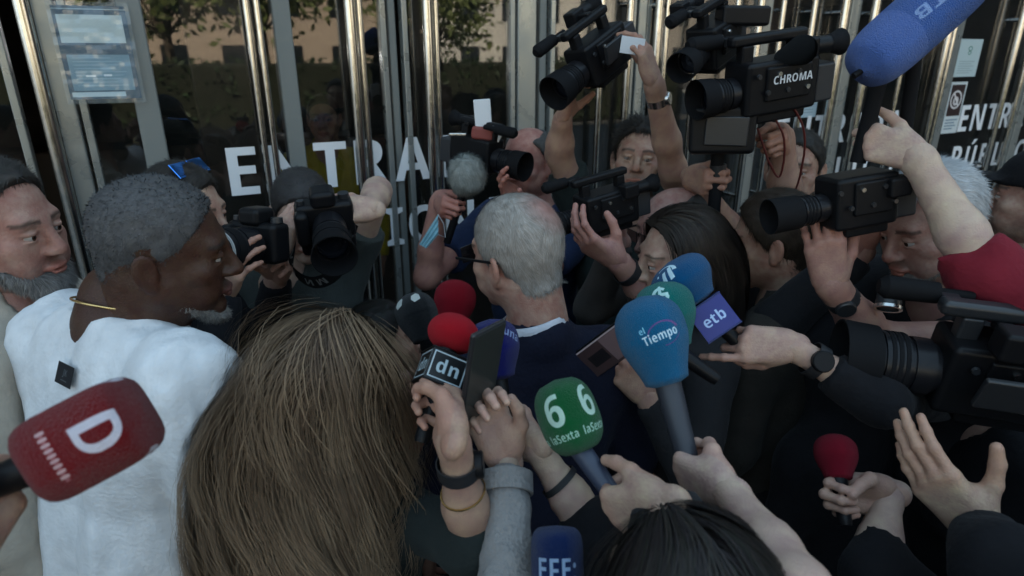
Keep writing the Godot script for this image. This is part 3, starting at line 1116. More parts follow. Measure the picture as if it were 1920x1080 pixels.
# long hair: locks that leave the parting, follow the skull and hang over the shoulders and back
func long_hair_job(s: Dictionary, P: Dictionary, hd: Dictionary) -> Geo:
	var g := Geo.new()
	var rg := rnd(int(absf(P.hc.x * 1000.0)) + 77)
	var T := Transform3D(P.hb.scaled_local(s.get("hs", Vector3.ONE)), P.hc)
	var Ti := T.affine_inverse()
	var count: int = hd.get("n", 2600)
	var length: float = hd.get("len", 0.5)
	var c1: Color = hd.c
	var c2: Color = hd.c2
	var c3: Color = hd.get("c3", c2)
	var no := FastNoiseLite.new()
	no.seed = 5
	no.frequency = 9.0
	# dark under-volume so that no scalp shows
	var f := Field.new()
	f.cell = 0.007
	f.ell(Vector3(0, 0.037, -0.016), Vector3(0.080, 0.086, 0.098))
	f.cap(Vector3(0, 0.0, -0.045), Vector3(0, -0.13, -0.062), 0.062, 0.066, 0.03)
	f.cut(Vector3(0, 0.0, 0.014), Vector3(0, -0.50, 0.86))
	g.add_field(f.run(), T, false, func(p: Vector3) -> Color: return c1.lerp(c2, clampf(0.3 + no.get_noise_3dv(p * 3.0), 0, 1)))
	var segs: int = hd.get("segs", 20)
	var step := length / segs
	var ell := Vector3(0.083, 0.090, 0.102)
	var ec := Vector3(0, 0.037, -0.016)
	var vol: float = hd.get("vol", 1.0)
	# locks: strands that share a way down and close up towards the tip
	var lock_n: int = hd.get("locks", 130)
	var locks := []
	while locks.size() < lock_n:
		var ld := Vector3(rg.randfn(), rg.randfn(), rg.randfn()).normalized()
		var lp := ec + ld * ell
		if lp.dot(Vector3(0, -0.50, 0.86)) > 0.012 or lp.y < -0.05:
			continue
		locks.append([ld, Vector3(rg.randf() - 0.5, rg.randf() - 0.5, rg.randf() - 0.5), rg.randf(), rg.randf() * TAU, rg.randf_range(-0.30, 0.30), rg.randf_range(0.5, 1.6)])
	var made := 0
	while made < count:
		var lk: Array = locks[rg.randi() % lock_n]
		var d := ((lk[0] as Vector3) + Vector3(rg.randfn(), rg.randfn(), rg.randfn()) * 0.085).normalized()
		var root_p := ec + d * ell
		if root_p.dot(Vector3(0, -0.50, 0.86)) > 0.014 or root_p.y < -0.055:
			continue
		made += 1
		var layer: float = clampf(lk[2] + rg.randf_range(-0.15, 0.15), 0, 1)
		var cl: Vector3 = lk[1]
		if rg.randf() < 0.06:
			cl += Vector3(rg.randfn(), rg.randfn(), rg.randfn()) * 0.35
		var p := root_p
		var part := hd.get("part", 0.0) as float
		var sidew := signf(d.x - part + rg.randf_range(-0.05, 0.05))
		var pts := [T * p]
		var nrs := [T.basis * d]
		var dir := Vector3(d.x * 0.4 + sidew * hd.get("split", 0.15), -0.25, -0.75)
		var wav: float = lk[3] + rg.randf_range(-0.3, 0.3)
		for k in segs:
			var nn := ((p - ec) / (ell * ell)).normalized()
			var grav: Vector3 = P.hb.inverse() * Vector3(0, -1, 0)
			var t := float(k) / segs
			dir = dir.lerp(grav + cl * 0.16 + Vector3(-p.x * hd.get("pull", 1.6) * maxf(0.0, 1.0 - t * 1.6), 0, 0) + Vector3(sin(wav + k * 0.55), 0, cos(wav + k * 0.55)) * 0.20 * lk[5] * hd.get("wave", 1.0), 0.20 if k < 5 else 0.34)
			var inside := ((p - ec) / ell).length() < 1.12
			if inside:
				dir -= nn * minf(dir.dot(nn), 0.0)
				if p.z > -0.02 and p.y < 0.05:
					dir.z -= 0.25
			dir = dir.normalized()
			p += dir * step
			var lay := 1.01 + layer * 0.085 * vol + t * 0.02
			var e := (p - ec) / ell
			if e.length() < lay and p.y > -0.12:
				p = ec + e.normalized() * lay * ell
			var W := T * p
			# shoulders, neck and back push the hair outwards
			for cp in [[P.SL, P.SR, 0.078 + layer * 0.012], [P.nb + Vector3(0, 0.09, 0), P.shc - P.ups * 0.1, 0.066 + layer * 0.012 * vol], [P.shc - P.ups * 0.08 - P.bb.x * 0.07, P.shc - P.ups * 0.5 - P.bb.x * 0.05, 0.125 + layer * 0.015], [P.shc - P.ups * 0.08 + P.bb.x * 0.07, P.shc - P.ups * 0.5 + P.bb.x * 0.05, 0.125 + layer * 0.015]]:
				var A: Vector3 = cp[0]
				var B: Vector3 = cp[1]
				var h := clampf((W - A).dot(B - A) / (B - A).length_squared(), 0, 1)
				var ce := A.lerp(B, h)
				var off := W - ce
				if off.length() < cp[2] + 0.006:
					# out along the back (or the chest), so that the width stays
					var bz: Vector3 = P.bb.z
					var c0 := off.dot(bz)
					var flat := off - bz * c0
					var r2: float = cp[2] + 0.006
					var need := sqrt(maxf(r2 * r2 - flat.length_squared(), 0.0))
					W = ce + flat + bz * (-need if c0 < 0.03 else need)
			p = Ti * W
			var off3 := (d - (lk[0] as Vector3)) * 0.085
			pts.append(W - T.basis * off3 * smoothstep(0.1, 0.9, t) * 0.45)
			var outw: Vector3 = (T.basis * (p - ec - Vector3(0, minf(p.y - ec.y, 0.0) * 0.92, 0))).normalized()
			nrs.append(outw)
		var tone := clampf(0.42 + lk[4] + 0.5 * no.get_noise_3dv(d * 1.3) + rg.randf_range(-0.12, 0.12), 0, 1)
		var cc := c1.lerp(c2, tone)
		var w0: float = hd.get("w", 0.0034) * rg.randf_range(0.6, 1.3)
		var prev := []
		var cut := segs + 1 - int(rg.randf() * rg.randf() * 9.0)
		for k in mini(cut, pts.size()):
			var tt := float(k) / segs
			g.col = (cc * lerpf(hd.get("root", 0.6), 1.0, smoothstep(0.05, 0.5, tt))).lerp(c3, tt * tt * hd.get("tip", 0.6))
			var dd: Vector3 = (pts[mini(k + 1, segs)] - pts[maxi(k - 1, 0)]).normalized()
			var sd: Vector3 = dd.cross(nrs[k]).normalized() * w0 * (1.0 - tt * 0.7)
			var n1: Vector3 = (nrs[k] + sd * 120.0).normalized()
			var n2: Vector3 = (nrs[k] - sd * 120.0).normalized()
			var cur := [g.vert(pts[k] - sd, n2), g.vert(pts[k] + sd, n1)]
			if prev.size():
				g.quad(prev[0], prev[1], cur[1], cur[0])
			prev = cur
	return g

func run_tasks() -> void:
	var hk := ["man", "woman", "heavy"]
	var pk := ["grip", "stick", "hold", "open", "phone", "point", "relaxed", "flat"]
	var first: Array = []
	for k in hk: first.append(head_field(k))
	for k in pk: first.append(hand_field(k))
	results.resize(first.size())
	var id := WorkerThreadPool.add_group_task(func(j: int) -> void: results[j] = first[j].run(), first.size())
	WorkerThreadPool.wait_for_group_task_completion(id)
	for j in hk.size(): heads[hk[j]] = results[j]
	for j in pk.size(): hands[pk[j]] = results[hk.size() + j]
	skin_material(); hair_material()
	results = []
	results.resize(tasks.size())
	id = WorkerThreadPool.add_group_task(func(j: int) -> void: results[j] = tasks[j].call(), tasks.size())
	WorkerThreadPool.wait_for_group_task_completion(id)
	for r in results:
		var o := geo(r[1], r[3], r[2], r[0])

# ------------------------------------------------------------------ props
func black_plastic() -> StandardMaterial3D:
	return mat("black_plastic", Color(0.008, 0.008, 0.009), 0.38, 0.0, {"spec": 0.3, "normal": noise_map("grain", 0.3, true, Color.BLACK, Color.WHITE, 2, 256, 2.0), "ns": 0.2, "tri": 14.0})

func rubber() -> StandardMaterial3D:
	return mat("rubber", Color(0.008, 0.008, 0.009), 0.75, 0.0, {"spec": 0.25})

func grey_plastic() -> StandardMaterial3D:
	return mat("grey_plastic", Color(0.022, 0.023, 0.025), 0.35)

func chrome() -> StandardMaterial3D:
	return mat("bright_metal", Color(0.62, 0.62, 0.60), 0.25, 1.0)

func lens_glass() -> StandardMaterial3D:
	return mat("lens_glass", Color(0.008, 0.010, 0.016), 0.05, 0.0, {"coat": 1.0, "spec": 0.7})

func print_white() -> StandardMaterial3D:
	return mat("white_print", Color(0.72, 0.74, 0.76), 0.6)

func foam(key: String, col: Color, im: Image = null) -> StandardMaterial3D:
	if mats.has(key):
		return mats[key]
	var m := mat(key, col, 0.96, 0.0, {"normal": noise_map("sponge", 0.22, true, Color.BLACK, Color.WHITE, 3, 512, 6.0), "ns": 1.3, "rim": 0.35, "spec": 0.2})
	if im:
		m.albedo_color = Color.WHITE
		m.albedo_texture = finish(im)
	return m

# microphone: foam from base to tip, then a handle to end; the print's middle looks at face
func microphone(label: String, base: Vector3, tip: Vector3, end: Vector3, r: float, fm: Material, o := {}) -> Node3D:
	var root := thing("microphone", label, "microphone", base, o.get("group", ""))
	var L := base.distance_to(tip)
	var look: Vector3 = o.get("face", Vector3(0, 2.0, 0)) - base
	var t := Geo.along(base, tip)
	var z := (look - t.basis.y * look.dot(t.basis.y)).normalized()
	t.basis = Basis(t.basis.y.cross(z), t.basis.y, z) * Basis(Vector3.UP, o.get("spin", 0.0))
	var g := Geo.new()
	var prof := []
	var shape: String = o.get("shape", "drop")
	for k in 25:
		var s := k / 24.0
		var w: float
		if shape == "drop":
			w = lerpf(0.62, 1.0, smoothstep(0.0, 0.55, s)) * (1.0 if s < 0.62 else sqrt(maxf(0.0, 1.0 - pow((s - 0.62) / 0.38, 2.4))))
			w *= smoothstep(-0.06, 0.05, s)
		elif shape == "ball":
			w = sqrt(maxf(0.0, 1.0 - pow(s * 2.0 - 1.0, 2.0)))
		else:
			w = pow(maxf(0.0, 1.0 - pow(absf(s * 2.0 - 1.0), o.get("pw", 5.0))), o.get("pr", 0.28))
		prof.append([L * s, maxf(r * w, 0.0004)])
	g.lathe(t, prof, 44, true)
	if o.get("square", 2.0) > 2.0:
		var e: float = o.square
		var ti := t.affine_inverse()
		for j in g.v.size():
			var p := ti * g.v[j]
			var rr := Vector2(p.x, p.z).length()
			if rr > 0.001:
				var ca := absf(p.x / rr)
				var sa := absf(p.z / rr)
				var m := pow(pow(ca, e) + pow(sa, e), -1.0 / e) * 0.92
				p.x *= m
				p.z *= m
				g.v[j] = t * p
	geo("foam_windscreen", g, fm, root)
	var ax := (base - end).normalized()
	var HL := base.distance_to(end)
	var hg := Geo.new()
	var r2: float = o.get("hr", 0.0145)
	hg.lathe(Geo.along(end, base), [[0, 0.0001], [0, r2 * 0.72], [0.006, r2 * 0.80], [HL * 0.8, r2], [HL + 0.012, r2 * 1.05], [HL + 0.012, 0.0001]], 18)
	geo("handle", hg, o.get("hm", black_plastic()), root)
	if o.has("cube"):
		var cm: Material = o.cube
		var ct := Transform3D(t.basis, base.lerp(end, o.get("ct", 0.25)))
		if o.has("cspin"):
			ct.basis = ct.basis * Basis(Vector3.UP, o.cspin)
		var cg := Geo.new()
		var cs: Vector3 = o.get("cs", Vector3(0.06, 0.055, 0.06))
		for ax2 in 4:
			var b := Basis(Vector3.UP, ax2 * PI / 2)
			var hx := cs.x / 2
			var hy := cs.y / 2
			cg.face([ct * (b * Vector3(-hx, -hy, hx)), ct * (b * Vector3(hx, -hy, hx)), ct * (b * Vector3(hx, hy, hx)), ct * (b * Vector3(-hx, hy, hx))], [Vector2(0, 1), Vector2(1, 1), Vector2(1, 0), Vector2(0, 0)])
		geo("flag_cube", cg, cm, root)
		var cg2 := Geo.new()
		for sg in [-1.0, 1.0]:
			cg2.box(Transform3D(ct.basis, ct * Vector3(0, sg * (cs.y / 2 + 0.001), 0)), Vector3(cs.x + 0.003, 0.003, cs.z + 0.003), 0.001)
		geo("flag_rim", cg2, o.get("rimm", black_plastic()), root)
	return root

# shoulder or hand video camera: lens along local +z, y up; T in the world
func video_camera(label: String, T: Transform3D, o := {}) -> Node3D:
	var root := thing("video_camera", label, "video camera", T.origin)
	var s: float = o.get("size", 1.0)
	var B := T.basis
	var bl: float = o.get("body", 0.26) * s
	var g := Geo.new()
	g.box(T * Transform3D(Basis(), Vector3(0, 0, -0.02 * s)), Vector3(0.105 * s, 0.135 * s, bl), 0.012 * s)
	g.box(T * Transform3D(Basis(), Vector3(0.052 * s, 0.012 * s, -0.03 * s)), Vector3(0.018 * s, 0.085 * s, bl * 0.62), 0.006 * s)
	g.box(T * Transform3D(Basis(), Vector3(0, -0.075 * s, -0.03 * s)), Vector3(0.08 * s, 0.03 * s, bl * 0.7), 0.008 * s)
	geo("body", g, black_plastic(), root)
	var f0: float = bl * 0.5 - 0.02 * s
	var ll: float = o.get("lens", 0.13) * s
	var lr: float = o.get("lr", 0.042) * s
	var lt := T * Transform3D(Basis(Vector3(1, 0, 0), Vector3(0, 0, 1), Vector3(0, -1, 0)), Vector3(0, -0.008 * s, f0 - 0.005 * s))
	g = Geo.new()
	g.lathe(lt, [[0, lr * 0.86], [ll * 0.14, lr * 0.86], [ll * 0.14, lr], [ll * 0.42, lr], [ll * 0.42, lr * 0.93], [ll * 0.5, lr * 0.93], [ll * 0.5, lr * 1.06], [ll * 0.86, lr * 1.06], [ll * 0.86, lr * 0.98], [ll, lr * 0.98], [ll, lr * 0.85]], 28)
	geo("lens", g, mat("lens_barrel", Color(0.010, 0.010, 0.012), 0.32, 0.0, {"spec": 0.35}), root)
	g = Geo.new()
	for k in 3:
		g.lathe(lt, [[ll * (0.53 + 0.1 * k), lr * 1.05], [ll * (0.53 + 0.1 * k), lr * 1.085], [ll * (0.59 + 0.1 * k), lr * 1.085], [ll * (0.59 + 0.1 * k), lr * 1.05]], 28)
	geo("focus_ring", g, rubber(), root)
	g = Geo.new()
	g.lathe(lt, [[ll * 0.93, 0.0001], [ll * 0.945, lr * 0.5], [ll * 0.93, lr * 0.86]], 28, true)
	geo("front_glass", g, lens_glass(), root)
	var hl: float = o.get("hood", 0.06) * s
	if hl > 0.0:
		g = Geo.new()
		g.lathe(lt, [[ll * 0.9, lr * 1.08], [ll * 0.92, lr * 1.2], [ll + hl, lr * 1.27], [ll + hl, lr * 1.20], [ll * 0.98, lr * 1.1]], 28)
		geo("lens_hood", g, rubber(), root)
	if o.has("ring"):
		g = Geo.new()
		g.lathe(lt, [[ll * 0.995, lr * 0.98], [ll * 1.002, lr * 0.99], [ll * 1.002, lr * 1.07], [ll * 0.995, lr * 1.075]], 28)
		geo("lens_ring", g, o.ring, root)
	if o.get("handle", true):
		g = Geo.new()
		g.box(T * Transform3D(Basis(), Vector3(0, 0.082 * s, bl * 0.3)), Vector3(0.03 * s, 0.05 * s, 0.035 * s), 0.006 * s)
		g.box(T * Transform3D(Basis(), Vector3(0, 0.082 * s, -bl * 0.38)), Vector3(0.03 * s, 0.05 * s, 0.035 * s), 0.006 * s)
		g.box(T * Transform3D(Basis(), Vector3(0, 0.118 * s, 0.0)), Vector3(0.034 * s, 0.028 * s, bl * 1.05), 0.010 * s)
		geo("top_handle", g, grey_plastic() if o.get("grey", false) else black_plastic(), root)
		g = Geo.new()
		g.box(T * Transform3D(Basis(), Vector3(-0.03 * s, 0.115 * s, bl * 0.42)), Vector3(0.02 * s, 0.02 * s, 0.03 * s), 0.003 * s)
		geo("mic_clamp", g, grey_plastic(), root)
		g = Geo.new()
		var ml: float = o.get("mic", 0.15) * s
		g.lathe(T * Transform3D(Basis(Vector3(1, 0, 0), Vector3(0, 0, 1), Vector3(0, -1, 0)), Vector3(-0.045 * s, 0.118 * s, bl * 0.25)), [[0, 0.0001], [0, 0.010 * s], [ml * 0.35, 0.010 * s], [ml * 0.37, 0.019 * s], [ml * 0.92, 0.021 * s], [ml, 0.012 * s], [ml, 0.0001]], 16)
		geo("shotgun_microphone", g, rubber(), root)
	if o.get("finder", true):
		var fo: Vector3 = o.get("fpos", Vector3(0.085, 0.085, 0.05)) * s
		g = Geo.new()
		g.box(T * Transform3D(Basis(), fo * Vector3(0.55, 1.0, 1.0)), Vector3(0.08 * s, 0.018 * s, 0.025 * s), 0.004 * s)
		g.box(T * Transform3D(Basis(), fo), Vector3(0.05 * s, 0.05 * s, 0.06 * s), 0.008 * s)
		var ft := T * Transform3D(Basis(Vector3(1, 0, 0), Vector3(0, 0, -1), Vector3(0, 1, 0)), fo + Vector3(0, 0, -0.028 * s))
		g.lathe(ft, [[0, 0.022 * s], [0.05 * s, 0.022 * s], [0.05 * s, 0.0001]], 18)
		geo("viewfinder", g, black_plastic(), root)
		g = Geo.new()
		g.lathe(ft, [[0.045 * s, 0.023 * s], [0.058 * s, 0.024 * s], [0.085 * s, 0.034 * s], [0.085 * s, 0.028 * s], [0.06 * s, 0.014 * s], [0.06 * s, 0.0001]], 18, true)
		geo("eyecup", g, o.get("eyecup", rubber()), root)
	g = Geo.new()
	g.box(T * Transform3D(Basis(), Vector3(0, -0.01 * s, -bl * 0.5 - 0.05 * s)), Vector3(0.085 * s, 0.1 * s, 0.06 * s), 0.008 * s)
	geo("battery", g, mat("battery_grey", Color(0.022, 0.023, 0.026), 0.5), root)
	if o.get("screen", false):
		g = Geo.new()
		g.box(T * Transform3D(Basis(Vector3(0, 0, 1), -0.2), Vector3(0.115 * s, 0.03 * s, 0.03 * s)), Vector3(0.012 * s, 0.062 * s, 0.095 * s), 0.004 * s)
		geo("flip_screen", g, grey_plastic(), root)
	# small controls on the side: dials, buttons, bright sockets
	for k in 6:
		g = Geo.new()
		var pz: float = (-0.085 + 0.03 * k) * s
		var py: float = (0.036 if k % 2 else -0.006) * s
		g.lathe(T * Transform3D(Basis(Vector3(0, 1, 0), Vector3(1, 0, 0), Vector3(0, 0, -1)), Vector3(0.060 * s, py, pz)), [[0, 0.007 * s], [0.006 * s, 0.006 * s], [0.006 * s, 0.0001]], 10)
		geo("button", g, chrome() if k % 3 == 0 else grey_plastic(), root)
	return root

# stills camera: lens along local +z
func photo_camera(label: String, T: Transform3D, o := {}) -> Node3D:
	var root := thing("photo_camera", label, "camera", T.origin)
	var g := Geo.new()
	g.box(T, Vector3(0.145, 0.10, 0.062), 0.014)
	g.box(T * Transform3D(Basis(), Vector3(-0.058, -0.006, 0.034)), Vector3(0.036, 0.095, 0.05), 0.015)
	g.box(T * Transform3D(Basis(), Vector3(0.0, 0.062, 0.004)), Vector3(0.062, 0.045, 0.07), 0.014)
	if o.get("grip", false):
		g.box(T * Transform3D(Basis(), Vector3(0, -0.068, 0)), Vector3(0.14, 0.05, 0.06), 0.012)
	geo("body", g, black_plastic(), root)
	var ll: float = o.get("lens", 0.11)
	var lr: float = o.get("lr", 0.040)
	var lt := T * Transform3D(Basis(Vector3(1, 0, 0), Vector3(0, 0, 1), Vector3(0, -1, 0)), Vector3(0.006, -0.004, 0.03))
	g = Geo.new()
	g.lathe(lt, [[0, lr * 0.9], [ll * 0.2, lr * 0.9], [ll * 0.2, lr], [ll * 0.5, lr], [ll * 0.5, lr * 0.94], [ll * 0.58, lr * 0.94], [ll * 0.58, lr * 1.05], [ll, lr * 1.05], [ll, lr * 0.88]], 28)
	geo("lens", g, mat("lens_barrel", Color(0.010, 0.010, 0.012), 0.32, 0.0, {"spec": 0.35}), root)
	g = Geo.new()
	g.lathe(lt, [[ll * 0.94, 0.0001], [ll * 0.955, lr * 0.5], [ll * 0.94, lr * 0.89]], 28, true)
	geo("front_glass", g, lens_glass(), root)
	g = Geo.new()
	g.lathe(lt, [[ll * 0.66, lr * 1.04], [ll * 0.66, lr * 1.09], [ll * 0.88, lr * 1.09], [ll * 0.88, lr * 1.04]], 28)
	geo("zoom_ring", g, rubber(), root)
	if o.get("hood", 0.05) > 0.0:
		var hl: float = o.get("hood", 0.05)
		g = Geo.new()
		g.lathe(lt, [[ll * 0.92, lr * 1.06], [ll + hl, lr * 1.3], [ll + hl, lr * 1.24], [ll * 0.98, lr * 1.02]], 28)
		geo("lens_hood", g, rubber(), root)
	if o.has("ring"):
		g = Geo.new()
		g.lathe(lt, [[ll + 0.001, lr * 0.88], [ll + 0.003, lr * 0.9], [ll + 0.003, lr * 1.03], [ll + 0.001, lr * 1.05]], 28)
		geo("lens_ring", g, o.ring, root)
	g = Geo.new()
	g.lathe(T * Transform3D(Basis(), Vector3(-0.055, 0.05, 0.01)), [[0, 0.010], [0.010, 0.009], [0.010, 0.0001]], 12)
	geo("dial", g, grey_plastic(), root)
	g = Geo.new()
	g.lathe(T * Transform3D(Basis(), Vector3(0.052, 0.05, -0.005)), [[0, 0.015], [0.012, 0.014], [0.012, 0.0001]], 16)
	geo("dial", g, grey_plastic(), root)
	g = Geo.new()
	g.box(T * Transform3D(Basis(), Vector3(0, 0.06, -0.036)), Vector3(0.036, 0.026, 0.016), 0.006)
	geo("eyepiece", g, rubber(), root)
	return root

func strap(called: String, parent: Node3D, pts: Array, w: float, m: Material, side: Vector3) -> void:
	var g := Geo.new()
	var last := []
	var cur := Curve3D.new()
	for k in pts.size():
		var d: Vector3 = (pts[mini(k + 1, pts.size() - 1)] - pts[maxi(k - 1, 0)]) * 0.22
		cur.add_point(pts[k], -d, d)
	var n := 28
	var L := cur.get_baked_length()
	for k in n + 1:
		var p := cur.sample_baked(L * k / n, true)
		var p2 := cur.sample_baked(minf(L, L * k / n + 0.004), true)
		var p1 := cur.sample_baked(maxf(0.0, L * k / n - 0.004), true)
		var d2 := (p2 - p1).normalized()
		var sd := (side - d2 * side.dot(d2)).normalized() * w * 0.5
		var nn := sd.cross(d2).normalized()
		var row := []
		for e in [[-1.0, 1.0], [1.0, 1.0], [1.0, -1.0], [-1.0, -1.0]]:
			row.append(g.vert(p + sd * e[0] + nn * e[1] * 0.0012, nn * e[1], Vector2(float(k) / n, 0.5 + 0.5 * e[0])))
		if last.size():
			g.quad(last[0], last[1], row[1], row[0])
			g.quad(last[2], last[3], row[3], row[2])
		last = row
	geo(called, g, m, parent)

# band round a limb: watch straps, bracelets
func band(called: String, parent: Node3D, at: Vector3, dir: Vector3, r: float, w: float, m: Material, th := 0.002) -> void:
	var g := Geo.new()
	var a := at - dir.normalized() * w * 0.5
	g.lathe(Geo.along(a, at + dir.normalized()), [[0, r], [0, r + th], [w, r + th], [w, r]], 24)
	geo(called, g, m, parent)

func wrist_watch(p: Node3D, side: String, back: float, strap_m: Material, face_m: Material, r := 0.031) -> void:
	var a = null
	for q in p.get_meta("p").arms:
		if q.side == side: a = q
	var d: Vector3 = (a.E - a.W).normalized()
	var c: Vector3 = a.W + d * back
	band("watch_strap", p, c, d, r, 0.022, strap_m)
	var out: Vector3 = -(a.h.z as Vector3)
	out = (out - d * out.dot(d)).normalized()
	var g := Geo.new()
	g.lathe(Geo.along(c + out * (r - 0.004), c + out * (r + 0.02)), [[0, 0.0001], [0, 0.019], [0.009, 0.019], [0.011, 0.017], [0.011, 0.0001]], 24)
	geo("watch_case", g, face_m, p)

func bracelet(p: Node3D, side: String, back: float, m: Material, r := 0.033, w := 0.004) -> void:
	for q in p.get_meta("p").arms:
		if q.side == side:
			var d: Vector3 = (q.E - q.W).normalized()
			band("bracelet", p, q.W + d * back, d + Vector3(0.1, 0.1, 0), r, w, m)

func smartphone(label: String, T: Transform3D, back_m: Material, o := {}) -> Node3D:
	var root := thing("smartphone", label, "phone", T.origin)
	var g := Geo.new()
	g.box(T, Vector3(0.074, 0.155, 0.009), 0.0044)
	geo("case", g, back_m, root)
	g = Geo.new()
	g.box(T * Transform3D(Basis(), Vector3(0, 0, -0.0047)), Vector3(0.068, 0.148, 0.001), 0.0005)
	geo("screen", g, o.get("screen", lens_glass()), root)
	g = Geo.new()
	g.box(T * Transform3D(Basis(), Vector3(-0.020, 0.058, 0.0055)), Vector3(0.026, 0.030, 0.003), 0.0014)
	geo("camera_bump", g, black_plastic(), root)
	return root

# ------------------------------------------------------------------ the entrance
const FACADE_TURN := 27.0
var fac: Transform3D

func sheet(called: String, w: float, d: float, at: Vector3, m: Material, parent: Node3D = self) -> MeshInstance3D:
	var g := Geo.new()
	g.face([at + Vector3(-w / 2, 0, d / 2), at + Vector3(w / 2, 0, d / 2), at + Vector3(w / 2, 0, -d / 2), at + Vector3(-w / 2, 0, -d / 2)])
	return geo(called, g, m, parent)

func fbox(g: Geo, u0: float, u1: float, h0: float, h1: float, z0: float, z1: float, r := 0.003) -> void:
	g.box(fac * Transform3D(Basis(), Vector3((u0 + u1) / 2, (h0 + h1) / 2, (z0 + z1) / 2)), Vector3(u1 - u0, h1 - h0, z1 - z0), r)

func letter(parent: Node3D, ch: String, u: float, base: float, h: float, font: Font, m: Material) -> float:
	var t := text_tris(ch, font, h)
	var sz: Vector2 = t[1]
	var tri: PackedVector2Array = t[0]
	var g := Geo.new()
	for k in range(0, tri.size(), 3):
		var q := []
		for j in 3:
			q.append(fac * Vector3(u + sz.x / 2 + tri[k + j].x, base + h / 2 + tri[k + j].y, 0.0125))
		var ids := [g.vert(q[0], fac.basis.z), g.vert(q[1], fac.basis.z), g.vert(q[2], fac.basis.z)]
		g.tri(ids[0], ids[1], ids[2])
	geo("letter", g, m, parent)
	return sz.x

func text_width(s: String, font: Font, h: float) -> float:
	return (text_tris(s, font, h)[1] as Vector2).x

func tall_handle(door: Node3D, u: float, r: float, z: float, m: Material) -> void:
	var g := Geo.new()
	g.rod(fac * Vector3(u, 0.25, z), fac * Vector3(u, 2.42, z), r, r, 18)
	for h in [0.45, 1.3, 2.2]:
		g.rod(fac * Vector3(u, h, 0.0), fac * Vector3(u, h, z), r * 0.6, r * 0.6, 10)
	geo("handle", g, m, door)

